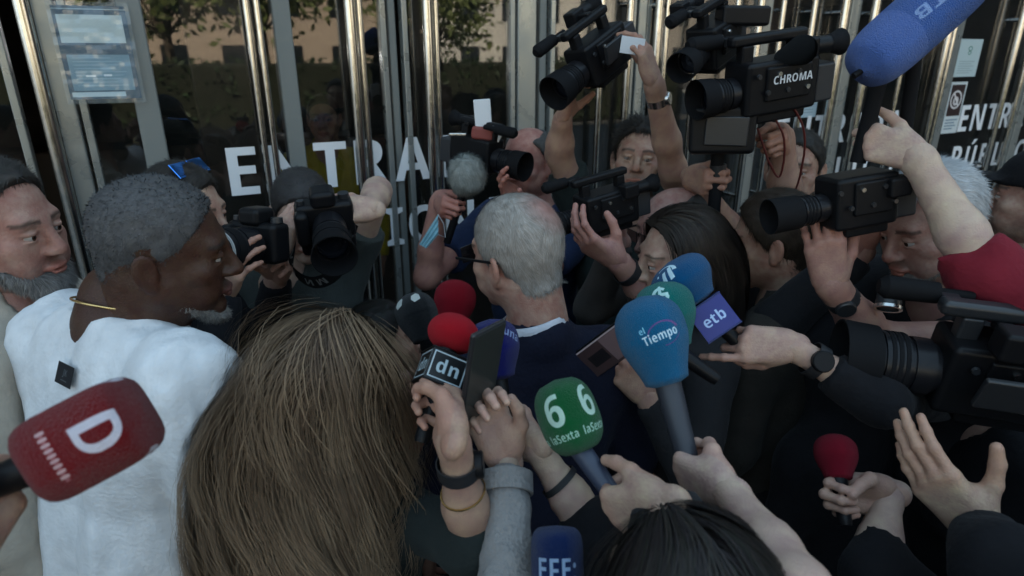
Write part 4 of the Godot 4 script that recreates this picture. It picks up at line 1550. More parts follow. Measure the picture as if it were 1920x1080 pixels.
func build_setting() -> void:
	var fu := deg_to_rad(FACADE_TURN)
	fac = Transform3D(Basis(Vector3(cos(fu), 0, -sin(fu)), Vector3.UP, Vector3(sin(fu), 0, cos(fu))), Vector3(0, 0, -2.75))
	var paving := mat("paving", Color(0.12, 0.118, 0.112), 0.85, 0.0, {"tex": noise_map("pave_tone", 0.02, false, Color(0.7, 0.7, 0.7), Color(1, 1, 1), 5), "tri": 0.6, "normal": noise_map("pave_bump", 0.2, true), "ns": 0.3})
	tag(sheet("ground", 700, 700, Vector3(0, 0, 0), paving), "pale paving of the plaza in front of the doors", "ground", "", "structure")
	# paving joints near the doors are real slabs
	var slabs := thing("pavement", "square stone slabs under the crowd before the entrance", "pavement", Vector3(0, 0, 0))
	slabs.set_meta("kind", "structure")
	var sl := Geo.new()
	sl.box(Transform3D(), Vector3(0.594, 0.02, 0.594), 0.004)
	var slm := sl.mesh()
	for ix in 12:
		for iz in 7:
			var o := MeshInstance3D.new()
			o.name = numbered("slab", slabs)
			o.mesh = slm
			o.material_override = paving
			slabs.add_child(o, true)
			o.transform = fac * Transform3D(Basis(), Vector3(-3.0 + ix * 0.6, 0.008, 0.35 + iz * 0.6))
	# ---- lobby
	var lob := thing("lobby", "dim lobby with brown walls seen through the glass doors", "lobby", fac.origin)
	lob.set_meta("kind", "structure")
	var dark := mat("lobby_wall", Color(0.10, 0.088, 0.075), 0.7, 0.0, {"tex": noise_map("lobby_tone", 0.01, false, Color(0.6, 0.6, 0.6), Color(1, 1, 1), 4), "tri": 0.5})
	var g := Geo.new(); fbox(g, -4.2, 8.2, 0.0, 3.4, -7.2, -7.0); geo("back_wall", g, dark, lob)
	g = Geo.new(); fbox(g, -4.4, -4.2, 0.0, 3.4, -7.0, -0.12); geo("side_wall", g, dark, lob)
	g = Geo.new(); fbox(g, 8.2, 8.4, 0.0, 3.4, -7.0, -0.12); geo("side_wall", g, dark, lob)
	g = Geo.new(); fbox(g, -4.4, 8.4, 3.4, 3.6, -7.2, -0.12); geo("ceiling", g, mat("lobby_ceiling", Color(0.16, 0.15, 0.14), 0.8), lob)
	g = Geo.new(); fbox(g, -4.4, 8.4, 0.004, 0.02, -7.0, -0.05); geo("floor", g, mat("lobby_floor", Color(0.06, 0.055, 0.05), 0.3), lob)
	for k in 5:
		g = Geo.new(); fbox(g, -3.2 + k * 2.1, -2.75 + k * 2.1, 0.0, 3.4, -4.2, -3.75, 0.02); geo("pillar", g, dark if k % 2 else mat("lobby_pillar", Color(0.05, 0.047, 0.042), 0.6), lob)
	g = Geo.new(); fbox(g, -2.9, 1.2, 0.02, 1.12, -5.6, -5.0, 0.02); geo("reception_desk", g, mat("desk", Color(0.045, 0.03, 0.02), 0.4), lob)
	# two lit lamps deep in the lobby
	for q in [[-1.62, 2.02, -3.55], [-0.32, 2.2, -3.6]]:
		var c := fac * Vector3(q[0], q[1], q[2])
		var lm := thing("wall_light", "small white lit panel %s in the dark lobby" % ("left of the yellow vest guard" if q[0] < -1.0 else "right of the yellow vest guard"), "light", c)
		g = Geo.new(); g.box(Transform3D(fac.basis, c - fac.basis.z * 0.02), Vector3(0.10, 0.16, 0.03), 0.005); geo("housing", g, black_plastic(), lm)
		g = Geo.new(); g.box(Transform3D(fac.basis, c), Vector3(0.075, 0.13, 0.008), 0.002)
		var em := mat("lit_panel", Color(0.8, 0.8, 0.78), 0.6)
		em.emission_enabled = true
		em.emission = Color(1.0, 0.97, 0.9)
		em.emission_energy_multiplier = 1.6
		geo("diffuser", g, em, lm)
		var al := OmniLight3D.new()
		al.name = numbered("lamp", lm)
		lm.add_child(al, true)
		al.position = fac.basis.z * 0.03
		al.light_energy = 0.06
		al.omni_range = 8.0
		al.omni_attenuation = 2.0
		al.light_size = 0.05
		al.shadow_enabled = true
	# ---- the building over the doors
	var bld := thing("entrance_building", "tall grey office building above the glass entrance doors", "building", fac * Vector3(2, 0, -3))
	var stone := mat("facade_stone", Color(0.30, 0.29, 0.27), 0.8, 0.0, {"tex": noise_map("stone_tone", 0.02, false, Color(0.75, 0.75, 0.75), Color(1, 1, 1), 5), "tri": 0.4})
	g = Geo.new(); fbox(g, -14.0, 20.0, 2.72, 11.0, -14.0, 0.06, 0.02)
	var wl := geo("wall", g, stone, bld)
	g = Geo.new(); fbox(g, -14.0, -4.45, 0.0, 2.72, -14.0, 0.06, 0.02); geo("wall", g, stone, bld)
	g = Geo.new(); fbox(g, 8.45, 20.0, 0.0, 2.72, -14.0, 0.06, 0.02); geo("wall", g, stone, bld)
	g = Geo.new(); fbox(g, -4.45, 8.45, 0.0, 2.72, -14.0, -7.2, 0.02); geo("wall", g, stone, bld)
	for fl in 2:
		for k in 11:
			g = Geo.new(); fbox(g, -13.0 + k * 3.0, -11.2 + k * 3.0, 4.2 + fl * 3.2, 6.0 + fl * 3.2, 0.05, 0.075, 0.004)
			geo("window", g, mat("far_glass", Color(0.02, 0.025, 0.03), 0.08), bld)
	var wing := thing("side_building", "dark brick wing standing forward to the right of the entrance", "building", fac * Vector3(17, 0, 6))
	g = Geo.new(); fbox(g, 13.5, 20.0, 0.0, 12.0, 0.1, 11.0, 0.03); geo("wall", g, mat("wing_brick", Color(0.075, 0.060, 0.050), 0.85, 0.0, {"tex": noise_map("stone_tone", 0.02), "tri": 0.5}), wing)
	for fl in 3:
		for k in 4:
			g = Geo.new(); fbox(g, 13.46, 13.52, 1.2 + fl * 3.6, 3.0 + fl * 3.6, 0.9 + k * 2.6, 2.3 + k * 2.6, 0.004); geo("window", g, mat("far_glass", Color(0.02, 0.025, 0.03), 0.08), wing)
	# ---- frame of the entrance: mullions and transom
	var alu := mat("aluminium", Color(0.30, 0.315, 0.30), 0.42, 0.55, {"rtex": noise_map("alu_r", 0.03, false, Color(0.55, 0.55, 0.55), Color(0.95, 0.95, 0.95), 4), "tri": 1.0})
	var alu2 := mat("aluminium_matt", Color(0.20, 0.215, 0.205), 0.6, 0.3)
	var steel := mat("brushed_steel", Color(0.60, 0.59, 0.56), 0.20, 1.0, {"rtex": noise_map("steel_r", 0.05, false, Color(0.6, 0.6, 0.6), Color(1, 1, 1), 4), "tri": 2.0})
	var frame := thing("entrance_portal", "grey aluminium portal with mullions holding the row of glass doors", "portal", fac.origin)
	for q in [[-3.30, 0.10, 0.0], [-1.555, 0.055, 0.0], [-1.335, 0.070, -0.012], [-0.885, 0.060, -0.012], [-0.495, 0.030, -0.035], [0.055, 0.085, 0.0], [0.145, 0.035, -0.03], [0.63, 0.045, 0.0], [1.37, 0.05, 0.0], [2.02, 0.06, 0.0], [2.98, 0.07, 0.0], [3.92, 0.07, 0.0], [5.0, 0.08, 0.0], [6.2, 0.08, 0.0], [7.3, 0.08, 0.0], [8.35, 0.1, 0.0], [-4.35, 0.1, 0.0]]:
		g = Geo.new()
		fbox(g, q[0] - q[1] / 2, q[0] + q[1] / 2, 0.0, 2.52, q[2] - 0.05, q[2] + 0.03, 0.006)
		geo("mullion", g, alu2 if q[2] < 0.0 else alu, frame)
	g = Geo.new(); fbox(g, -4.44, 8.44, 2.52, 2.715, -0.05, 0.03, 0.006); geo("transom", g, alu, frame)
	# ---- doors
	var glass := StandardMaterial3D.new()
	glass.resource_name = "door_glass"
	glass.transparency = BaseMaterial3D.TRANSPARENCY_ALPHA
	glass.albedo_color = Color(0.10, 0.11, 0.105, 0.30)
	glass.roughness = 0.015
	glass.metallic_specular = 0.72
	glass.clearcoat_enabled = true
	glass.clearcoat = 1.0
	glass.clearcoat_roughness = 0.02
	var white := mat("vinyl_white", Color(0.74, 0.75, 0.76), 0.55)
	var spans := [[-4.28, -3.36, "leftmost tinted glass door at the edge of the entrance"], [-3.24, -1.67, "wide glass door left of the blue poster"], [-1.52, -0.525, "glass door bearing the blue poster and the letters ENTR"], [-0.465, 0.005, "narrow glass door with the letters AD behind the grey fur microphone"], [0.17, 0.60, "narrow glass door behind the raised camera"], [0.66, 1.34, "glass door behind the two stacked cameras"], [1.40, 1.985, "glass door behind the bearded camera operator"], [2.055, 2.94, "glass door carrying the middle lettering behind the raised hand"], [3.02, 3.88, "glass door with the white notice and the PUBLICO lettering"], [3.96, 4.95, "glass door at the right edge of the lettering"], [5.05, 6.15, "farther glass door to the right of the lettering"], [6.25, 7.25, "last but one glass door on the right"], [7.35, 8.29, "last glass door on the right"]]
	var doors := []
	for q in spans:
		var u0: float = q[0]
		var u1: float = q[1]
		var d := thing("glass_door", q[2], "door", fac * Vector3((u0 + u1) / 2, 0, 0), "glass doors of the entrance")
		g = Geo.new(); fbox(g, u0 + 0.02, u1 - 0.02, 0.12, 2.46, -0.006, 0.006, 0.001); geo("pane", g, glass, d)
		for e in [[u0, u0 + 0.022], [u1 - 0.022, u1]]:
			g = Geo.new(); fbox(g, e[0], e[1], 0.03, 2.50, -0.022, 0.022, 0.004); geo("stile", g, alu, d)
		g = Geo.new(); fbox(g, u0 + 0.022, u1 - 0.022, 0.03, 0.12, -0.02, 0.02, 0.004); geo("bottom_rail", g, alu, d)
		g = Geo.new(); fbox(g, u0 + 0.022, u1 - 0.022, 2.46, 2.50, -0.02, 0.02, 0.004); geo("top_rail", g, alu, d)
		doors.append([u0, u1, d])
	var pick := func(u: float) -> Node3D:
		for e in doors:
			if u < e[1] + 0.05: return e[2]
		return doors[-1][2]
	for q in [[-1.60, 0.020, 0.060], [-0.998, 0.011, 0.05], [-0.965, 0.011, 0.05], [-0.665, 0.019, 0.065], [-0.628, 0.012, 0.05], [-0.383, 0.019, 0.07], [-0.34, 0.012, 0.04], [0.40, 0.014, 0.05], [0.545, 0.016, 0.05], [0.69, 0.018, 0.06], [0.745, 0.014, 0.05], [0.93, 0.014, 0.05], [1.16, 0.014, 0.05], [1.30, 0.018, 0.06], [1.46, 0.014, 0.05], [1.68, 0.014, 0.05], [1.885, 0.020, 0.07], [1.93, 0.012, 0.05], [2.12, 0.022, 0.07], [2.17, 0.012, 0.05], [2.47, 0.014, 0.05], [2.83, 0.018, 0.06], [2.90, 0.012, 0.05], [3.57, 0.020, 0.06], [3.76, 0.014, 0.05], [4.05, 0.020, 0.06]]:
		tall_handle(pick.call(q[0]), q[0], q[1], q[2], steel)
	# lettering on the glass, letter by letter
	for q in [["ENTRADA", -1.125, 1.525, 0.168, 1.085], ["PROFESIONAL", -1.335, 1.265, 0.155, 1.42], ["ENTRADA", 1.575, 1.525, 0.158, 1.06], ["PÚBLICO", 1.66, 1.29, 0.150, 0.96], ["ENTRADA", 3.235, 1.525, 0.165, 1.12], ["PÚBLICO", 3.245, 1.27, 0.160, 1.05]]:
		var w := 0.0
		for ch in q[0]:
			w += text_width(ch, bold_font, q[3])
		var gap: float = (q[4] - w) / (q[0].length() - 1)
		var u: float = q[1]
		for ch in q[0]:
			var hh: float = q[3] * (1.22 if ch == "Ú" else 1.0)
			u += letter(pick.call(u + 0.03), ch, u, q[2], hh, bold_font, white) + gap
	# poster in a plastic sleeve
	var po := thing("poster", "blue and white paper poster in a wrinkled plastic sleeve taped on the glass", "poster", fac * Vector3(-1.44, 2.0, 0.02))
	var im := picture(220, 320, Color(0.09, 0.24, 0.33))
	im.fill_rect(Rect2i(30, 330, 380, 250), Color(0.42, 0.56, 0.62))
	im.fill_rect(Rect2i(0, 20, 440, 6), Color(0.6, 0.68, 0.7))
	im.fill_rect(Rect2i(20, 60, 390, 190), Color(0.72, 0.78, 0.78))
	for k in 9:
		im.fill_rect(Rect2i(60, 350 + k * 24, 230 + (k * 67) % 90, 5), Color(0.55, 0.68, 0.74))
	im.fill_rect(Rect2i(120, 470, 60, 14), Color(0.88, 0.92, 0.93)); im.fill_rect(Rect2i(230, 466, 50, 14), Color(0.88, 0.92, 0.93))
	im.fill_rect(Rect2i(14, 590, 330, 34), Color(0.74, 0.82, 0.85))
	var pm := mat("poster_print", Color(1, 1, 1), 0.5, 0.0, {"tex": finish(im)})
	g = Geo.new()
	var P := func(u: float, h: float, z: float) -> Vector3: return fac * Vector3(u, h, z)
	g.face([P.call(-1.535, 1.868, 0.037), P.call(-1.345, 1.868, 0.037), P.call(-1.345, 2.135, 0.037), P.call(-1.535, 2.135, 0.037)], [Vector2(0, 1), Vector2(1, 1), Vector2(1, 0), Vector2(0, 0)])
	geo("paper", g, pm, po)
	var slv := StandardMaterial3D.new()
	slv.transparency = BaseMaterial3D.TRANSPARENCY_ALPHA
	slv.albedo_color = Color(0.9, 0.95, 0.96, 0.12)
	slv.roughness = 0.08
	slv.metallic_specular = 0.9
	g = Geo.new()
	var no := FastNoiseLite.new()
	no.frequency = 9.0
	no.fractal_octaves = 3
	var rows := []
	for y in 25:
		var row := []
		for x in 17:
			var uu := -1.545 + 0.21 * x / 16.0
			var hh := 1.855 + 0.29 * y / 24.0
			row.append(P.call(uu, hh, 0.0445 + 0.010 * no.get_noise_2d(uu * 1.3, hh * 2.0) * (0.35 + 0.65 * smoothstep(1.98, 2.06, hh))))
		rows.append(row)
	for y in 24:
		for x in 16:
			var nn: Vector3 = (rows[y][x + 1] - rows[y][x]).cross(rows[y + 1][x] - rows[y][x]).normalized()
			var ids := []
			for e in [[0, 0], [0, 1], [1, 1], [1, 0]]:
				ids.append(g.vert(rows[y + e[0]][x + e[1]], nn))
			g.quad(ids[0], ids[1], ids[2], ids[3])
	geo("plastic_sleeve", g, slv, po)
	# notices on the right
	var no1 := thing("notice", "white sheet with a small green emblem above the prohibition sign", "notice", P.call(3.17, 1.97, 0.01))
	im = picture(140, 180, Color(0.70, 0.76, 0.76))
	print_arc(im, Vector2(150, 90), 20, 0, TAU, 8, 8, Color(0.20, 0.42, 0.35))
	print_arc(im, Vector2(150, 130), 16, 0, TAU, 7, 7, Color(0.20, 0.42, 0.35))
	for k in 6: im.fill_rect(Rect2i(50, 210 + k * 22, 180 - (k * 31) % 60, 5), Color(0.5, 0.56, 0.57))
	g = Geo.new()
	g.face([P.call(3.045, 1.865, 0.009), P.call(3.295, 1.865, 0.009), P.call(3.295, 2.085, 0.009), P.call(3.045, 2.085, 0.009)], [Vector2(0, 1), Vector2(1, 1), Vector2(1, 0), Vector2(0, 0)])
	geo("paper", g, mat("notice_a", Color(1, 1, 1), 0.7, 0.0, {"tex": finish(im)}), no1)
	var no2 := thing("prohibition_sign", "dark red prohibition sticker with white ring beside the third lettering", "sign", P.call(3.15, 1.68, 0.01))
	im = picture(100, 190, Color(0.78, 0.80, 0.80))
	im.fill_rect(Rect2i(16, 20, 168, 230), Color(0.16, 0.07, 0.07))
	print_arc(im, Vector2(100, 130), 62, 0, TAU, 14, 14, Color(0.85, 0.83, 0.82))
	print_arc(im, Vector2(100, 140), 24, 0, TAU, 20, 20, Color(0.8, 0.78, 0.77))
	print_poly(im, [Vector2(52, 80), Vector2(62, 70), Vector2(150, 178), Vector2(140, 188)], Color(0.85, 0.83, 0.82))
	for k in 4: im.fill_rect(Rect2i(24, 275 + k * 22, 150 - (k * 31) % 50, 8), Color(0.35, 0.45, 0.52))
	g = Geo.new()
	g.face([P.call(3.065, 1.52, 0.009), P.call(3.235, 1.52, 0.009), P.call(3.235, 1.835, 0.009), P.call(3.065, 1.835, 0.009)], [Vector2(0, 1), Vector2(1, 1), Vector2(1, 0), Vector2(0, 0)])
	geo("paper", g, mat("notice_b", Color(1, 1, 1), 0.6, 0.0, {"tex": finish(im)}), no2)
	var no3 := thing("notice", "narrow pale notice with dark capitals half hidden by the round black microphone", "notice", P.call(1.8, 1.8, 0.01))
	im = picture(110, 200, Color(0.62, 0.70, 0.74))
	print_text(im, "BIO", bold_font, Vector2(140, 90), 34, Color(0.12, 0.16, 0.20))
	print_text(im, "ar", bold_font, Vector2(150, 200), 30, Color(0.12, 0.16, 0.20))
	for k in 5: im.fill_rect(Rect2i(40, 260 + k * 24, 140, 6), Color(0.45, 0.52, 0.56))
	g = Geo.new()
	g.face([P.call(1.715, 1.675, 0.009), P.call(1.865, 1.675, 0.009), P.call(1.865, 1.93, 0.009), P.call(1.715, 1.93, 0.009)], [Vector2(0, 1), Vector2(1, 1), Vector2(1, 0), Vector2(0, 0)])
	geo("paper", g, mat("notice_c", Color(1, 1, 1), 0.7, 0.0, {"tex": finish(im)}), no3)

# ---- the sunny street behind the camera, which the glass mirrors
func build_street() -> void:
	var asphalt := mat("asphalt", Color(0.06, 0.06, 0.062), 0.9, 0.0, {"normal": noise_map("pave_bump", 0.2, true), "ns": 0.4, "tri": 1.0})
	var T := fac
	var g := Geo.new()
	g.face([T * Vector3(-80, 0.004, 34), T * Vector3(80, 0.004, 34), T * Vector3(80, 0.004, 26), T * Vector3(-80, 0.004, 26)])
	tag(geo("road", g, asphalt), "asphalt street across the plaza mirrored in the doors", "road", "", "structure")
	g = Geo.new()
	g.box(T * Transform3D(Basis(), Vector3(0, 0.06, 25.9)), Vector3(160, 0.13, 0.2), 0.02)
	tag(geo("kerb", g, mat("kerb", Color(0.35, 0.34, 0.32), 0.8)), "stone kerb along the street across the plaza", "kerb", "", "structure")
	var rg := rnd(4)
	# hedge
	var hedge := thing("hedge", "dark clipped hedge along the plaza opposite the doors", "hedge", T * Vector3(0, 0, 15.2))
	var leaf := mat("leaf", Color(1, 1, 1), 0.6, 0.0, {"vc": true, "double": true})
	g = Geo.new()
	for k in 9000:
		var p := T * Vector3(rg.randf_range(-15, 14), rg.randf_range(0.05, 1.9), 15.2 + rg.randf_range(-0.5, 0.5))
		g.col = Color(0.03, 0.055, 0.02) * rg.randf_range(0.6, 1.5)
		leaf_tri(g, p, 0.09, rg)
	geo("foliage", g, leaf, hedge)
	g = Geo.new(); g.box(T * Transform3D(Basis(), Vector3(-0.5, 0.9, 15.2)), Vector3(28.6, 1.75, 0.7), 0.1); geo("stems", g, mat("stems", Color(0.02, 0.025, 0.012), 0.9), hedge)
	# trees
	var n := 0
	for q in [[-1.2, 19.4, 6.4], [1.6, 21.0, 7.0], [7.4, 20.5, 6.4]]:
		var base: Vector3 = T * Vector3(q[0], 0, q[1])
		var tr := thing("street_tree", ["leafy street tree at the left of the mirrored plaza", "tallest leafy street tree in the mirrored plaza", "small leafy street tree mirrored behind the raised cameras", "leafy street tree at the right of the mirrored plaza"][n], "tree", base, "street trees across the plaza")
		n += 1
		g = Geo.new()
		g.rod(base, base + Vector3(0, q[2] * 0.45, 0), 0.16, 0.11, 10)
		var tips := []
		for k in 7:
			var a := rg.randf() * TAU
			var e := base + Vector3(cos(a) * 1.5, q[2] * rg.randf_range(0.42, 0.82), sin(a) * 1.5)
			g.rod(base + Vector3(0, q[2] * 0.38, 0), e, 0.06, 0.025, 7)
			tips.append(e)
		geo("trunk", g, mat("bark", Color(0.09, 0.07, 0.05), 0.9), tr)
		g = Geo.new()
		for k in 1500:
			var e2: Vector3 = tips[rg.randi() % 7]
			var d := Vector3(rg.randfn(), rg.randfn() * 0.7, rg.randfn()) * 0.62
			g.col = Color(0.13, 0.16, 0.05) * rg.randf_range(0.6, 1.5)
			leaf_tri(g, e2 + d, 0.17, rg)
		geo("crown", g, leaf, tr)
	# white van and two cars parked along the street
	var van := thing("parked_van", "white delivery van parked across the sunny plaza", "van", T * Vector3(-4.6, 0, 24.2))
	var vw := mat("van_white", Color(0.78, 0.78, 0.76), 0.3, 0.0, {"coat": 0.5})
	g = Geo.new()
	g.box(T * Transform3D(Basis(), Vector3(-4.2, 1.75, 24.2)), Vector3(2.7, 2.9, 1.95), 0.15)
	g.box(T * Transform3D(Basis(), Vector3(-6.3, 1.15, 24.2)), Vector3(1.6, 1.6, 1.9), 0.2)
	geo("body", g, vw, van)
	var pg := mat("far_glass", Color(0.02, 0.025, 0.03), 0.08)
	for e in [[-6.4, 1.5, 0.9]]:
		g = Geo.new(); g.box(T * Transform3D(Basis(), Vector3(e[0], e[1], 23.22)), Vector3(e[2], 0.6, 0.03), 0.01); geo("window", g, pg, van)
	wheels(van, [T * Vector3(-6.4, 0.36, 23.4), T * Vector3(-3.6, 0.36, 23.4), T * Vector3(-6.4, 0.36, 25.0), T * Vector3(-3.6, 0.36, 25.0)])
	for q in [[2.0, Color(0.10, 0.11, 0.13), "dark grey parked car opposite the middle of the entrance"], [8.2, Color(0.35, 0.36, 0.37), "silver parked car opposite the right of the entrance"]]:
		var car := thing("parked_car", q[2], "car", T * Vector3(q[0], 0, 24.2), "cars parked across the plaza")
		g = Geo.new()
		g.box(T * Transform3D(Basis(), Vector3(q[0], 0.62, 24.2)), Vector3(4.2, 0.6, 1.75), 0.22)
		geo("body", g, mat("paint%d" % int(q[0]), q[1], 0.25, 0.3, {"coat": 1.0}), car)
		g = Geo.new()
		g.box(T * Transform3D(Basis(), Vector3(q[0] + 0.2, 1.13, 24.2)), Vector3(2.3, 0.62, 1.5), 0.26)
		geo("cabin", g, pg, car)
		wheels(car, [T * Vector3(q[0] - 1.3, 0.32, 23.42), T * Vector3(q[0] + 1.3, 0.32, 23.42), T * Vector3(q[0] - 1.3, 0.32, 24.98), T * Vector3(q[0] + 1.3, 0.32, 24.98)])
	# far houses
	n = 0
	for q in [[-32.0, 18.0, 11.0, Color(0.82, 0.76, 0.62)], [-13.0, 17.0, 9.0, Color(0.85, 0.81, 0.70)], [5.0, 16.0, 12.0, Color(0.55, 0.44, 0.34)], [22.0, 16.0, 10.0, Color(0.80, 0.76, 0.68)], [40.0, 18.0, 13.0, Color(0.42, 0.38, 0.33)]]:
		var b := thing("street_house", ["ochre house at the far left across the street", "cream house behind the white van across the street", "brick coloured block across the street", "pale house right of the brick block", "grey brown block at the far right across the street"][n], "house", T * Vector3(q[0], 0, 42))
		n += 1
		g = Geo.new(); g.box(T * Transform3D(Basis(), Vector3(q[0], q[2] / 2, 42)), Vector3(q[1], q[2], 9), 0.05); geo("wall", g, mat("house%d" % n, q[3], 0.85), b)
		for fl in int(q[2] / 3.0):
			for k in 5:
				g = Geo.new(); g.box(T * Transform3D(Basis(), Vector3(q[0] + (k - 2) * q[1] / 5.4, 1.7 + fl * 3.0, 37.48)), Vector3(1.3, 1.5, 0.06), 0.01); geo("window", g, pg, b)

func leaf_tri(g: Geo, p: Vector3, s: float, rg: RandomNumberGenerator) -> void:
	var a := Vector3(rg.randfn(), rg.randfn(), rg.randfn()).normalized()
	var b := a.cross(Vector3(rg.randfn(), rg.randfn(), rg.randfn()).normalized()).normalized()
	var nn := a.cross(b)
	var i0 := g.vert(p - a * s, nn)
	var i1 := g.vert(p + b * s * 0.5, nn)
	var i2 := g.vert(p + a * s, nn)
	var i3 := g.vert(p - b * s * 0.5, nn)
	g.quad(i0, i1, i2, i3)

func wheels(o: Node3D, at: Array) -> void:
	for p in at:
		var g := Geo.new()
		g.lathe(Transform3D(Basis(fac.basis.x, fac.basis.z, -fac.basis.y), p - fac.basis.z * 0.1), [[0, 0.0001], [0, 0.2], [0.0, 0.3], [0.03, 0.33], [0.17, 0.33], [0.2, 0.3], [0.2, 0.0001]], 18)
		geo("wheel", g, rubber(), o)

# ------------------------------------------------------------------ the scene
func build_people() -> void:
	var light := Color(0.40, 0.245, 0.18)
	var tan_s := Color(0.33, 0.19, 0.135)
	var pale := Color(0.46, 0.31, 0.24)
	var deep := Color(0.060, 0.028, 0.018)
	var jeans := cloth("dark_trousers", Color(0.018, 0.02, 0.026))
	var black := cloth("black_cloth", Color(0.012, 0.012, 0.014))
	var black2 := cloth("charcoal_cloth", Color(0.024, 0.024, 0.026))
	var gold := mat("gold", Color(0.75, 0.52, 0.22), 0.25, 1.0)
	var silver := chrome()
	var dark_strap := mat("dark_strap", Color(0.015, 0.015, 0.017), 0.6)
	var up := Vector3.UP
	var p: Node3D
	var P: Dictionary

	# man at the far left in a beige jacket
	p = person({"label": "man in a beige jacket with grey beard in profile at the left edge", "hc": Vector3(-0.9668, 1.6885, -1.1700), "yaw": 75, "hy": 96, "hp": -4, "hr": 4, "skin": Color(0.37, 0.20, 0.155), "legs": jeans, "stubble": 0.35,
		"hair": {"c": Color(0.022, 0.020, 0.019), "c2": Color(0.07, 0.066, 0.062), "n": 6500, "len": 0.022, "back": 0.018, "up": 0.012, "thick": 0.008},
		"beard": {"c": Color(0.09, 0.088, 0.086), "c2": Color(0.30, 0.29, 0.28), "n": 6500, "len": 0.020, "thick": 0.009, "from": 0.028, "full": true},
		"top": {"name": "jacket", "m": cloth("beige_cloth", Color(0.43, 0.38, 0.315)), "collar": "coat", "amp": 0.014, "freq": 8.0}})
	P = p.get_meta("p")
	strap("bag_strap", p, [P.SL + up * 0.03 - P.bb.z * 0.10, P.SL + up * 0.078 - P.bb.x * 0.03, P.shc + P.bb.z * 0.175 - P.ups * 0.14, P.shc - P.bb.x * 0.12 + P.bb.z * 0.17 - P.ups * 0.34], 0.042, dark_strap, P.bb.x)
	# man in the white T-shirt
	p = person({"label": "man in a white T-shirt with short grey hair seen from behind", "hc": Vector3(-0.5981, 1.6805, -1.0500), "yaw": 28, "hy": 70, "hp": -8, "hr": 5, "kind": "heavy", "skin": deep, "legs": jeans, "lean": 0.10, "wide": 1.06, "lips": Color(0.10, 0.04, 0.035), "thick": 1.12, "girth": 1.06, "neck": Vector3(-0.045, 0.035, 0.01), "bcell": 0.01,
		"brow": Color(0.02, 0.018, 0.017), "hs": Vector3(0.98, 1.0, 1.03),
		"hair": {"c": Color(0.045, 0.045, 0.047), "c2": Color(0.13, 0.13, 0.133), "n": 12000, "len": 0.0065, "mess": 2.2, "stand": 0.9, "w": 0.0016, "thick": 0.005, "lump": 0.003, "up": 0.008, "nape": -0.066},
		"beard": {"c": Color(0.10, 0.095, 0.088), "c2": Color(0.34, 0.32, 0.29), "n": 4600, "len": 0.009, "mess": 1.8, "thick": 0.006, "from": 0.024, "full": false},
		"top": {"name": "t_shirt", "m": cloth("white_cotton", Color(0.72, 0.735, 0.75)), "sleeve": "short", "slen": 0.86, "cuff": 0.074, "puff": 0.005, "cell": 0.0075, "amp": 0.018, "freq": 5.5, "stretch": Vector3(1.5, 0.28, 1.5), "neck": 0.080, "nd": -0.012}})
	P = p.get_meta("p")
	var nk := []
	for k in 33:
		var a := TAU * k / 32.0
		var d: Vector3 = P.bb.x * cos(a) + P.bb.z * sin(a)
		nk.append(P.nb + d * 0.074 + P.ups * (0.030 - 0.030 * sin(a)) + P.bb.z * 0.002)
	var g := Geo.new()
	g.tube(nk, 0.0022, 6)
	geo("gold_chain", g, gold, p)
	# back of the neck label
	var im := picture(96, 56, Color(0.075, 0.085, 0.11))
	print_text(im, "JK", bold_font, Vector2(96, 50), 44, Color(0.34, 0.36, 0.38))
	im.fill_rect(Rect2i(60, 84, 74, 6), Color(0.3, 0.32, 0.34))
	p.set_meta("patch", mat("patch_print", Color(1, 1, 1), 0.8, 0.0, {"tex": finish(im)}))
	# man with sunglasses pushed up
	p = person({"label": "man with blue mirrored sunglasses pushed up on his hair behind the white T-shirt man", "hc": Vector3(-0.8505, 1.6089, -1.6200), "yaw": 80, "hy": 98, "hp": -6, "skin": light, "legs": jeans, "stubble": 0.3,
		"hair": {"c": Color(0.018, 0.015, 0.013), "c2": Color(0.05, 0.045, 0.04), "n": 5000, "len": 0.02, "up": 0.012},
		"r": hand_at("r", Vector3(-0.6469, 1.5285, -1.4000), Vector3(0.5, 0.75, 0.2), Vector3(0.5, 0.2, -0.8), "hold"), "l": hand_at("l", Vector3(-0.6168, 1.4753, -1.5800), Vector3(0.4, 0.6, 0.5), Vector3(0.2, 0.4, 0.8), "hold"),
		"top": {"name": "jacket", "m": black, "collar": "coat"}})
	P = p.get_meta("p")
	for sg in [-1.0, 1.0]:
		g = Geo.new()
		g.box(Transform3D(P.hb * Basis(Vector3(1, 0, 0), -0.8), P.hc + P.hb * Vector3(sg * 0.034, 0.122, 0.020)), Vector3(0.060, 0.044, 0.004), 0.010)
		geo("sunglass_lens", g, mat("mirror_blue", Color(0.10, 0.34, 0.95), 0.06, 1.0), p)
		g = Geo.new()
		g.box(Transform3D(P.hb, P.hc + P.hb * Vector3(sg * 0.080, 0.080, -0.04)), Vector3(0.004, 0.006, 0.13), 0.002)
		geo("sunglass_temple", g, black_plastic(), p)
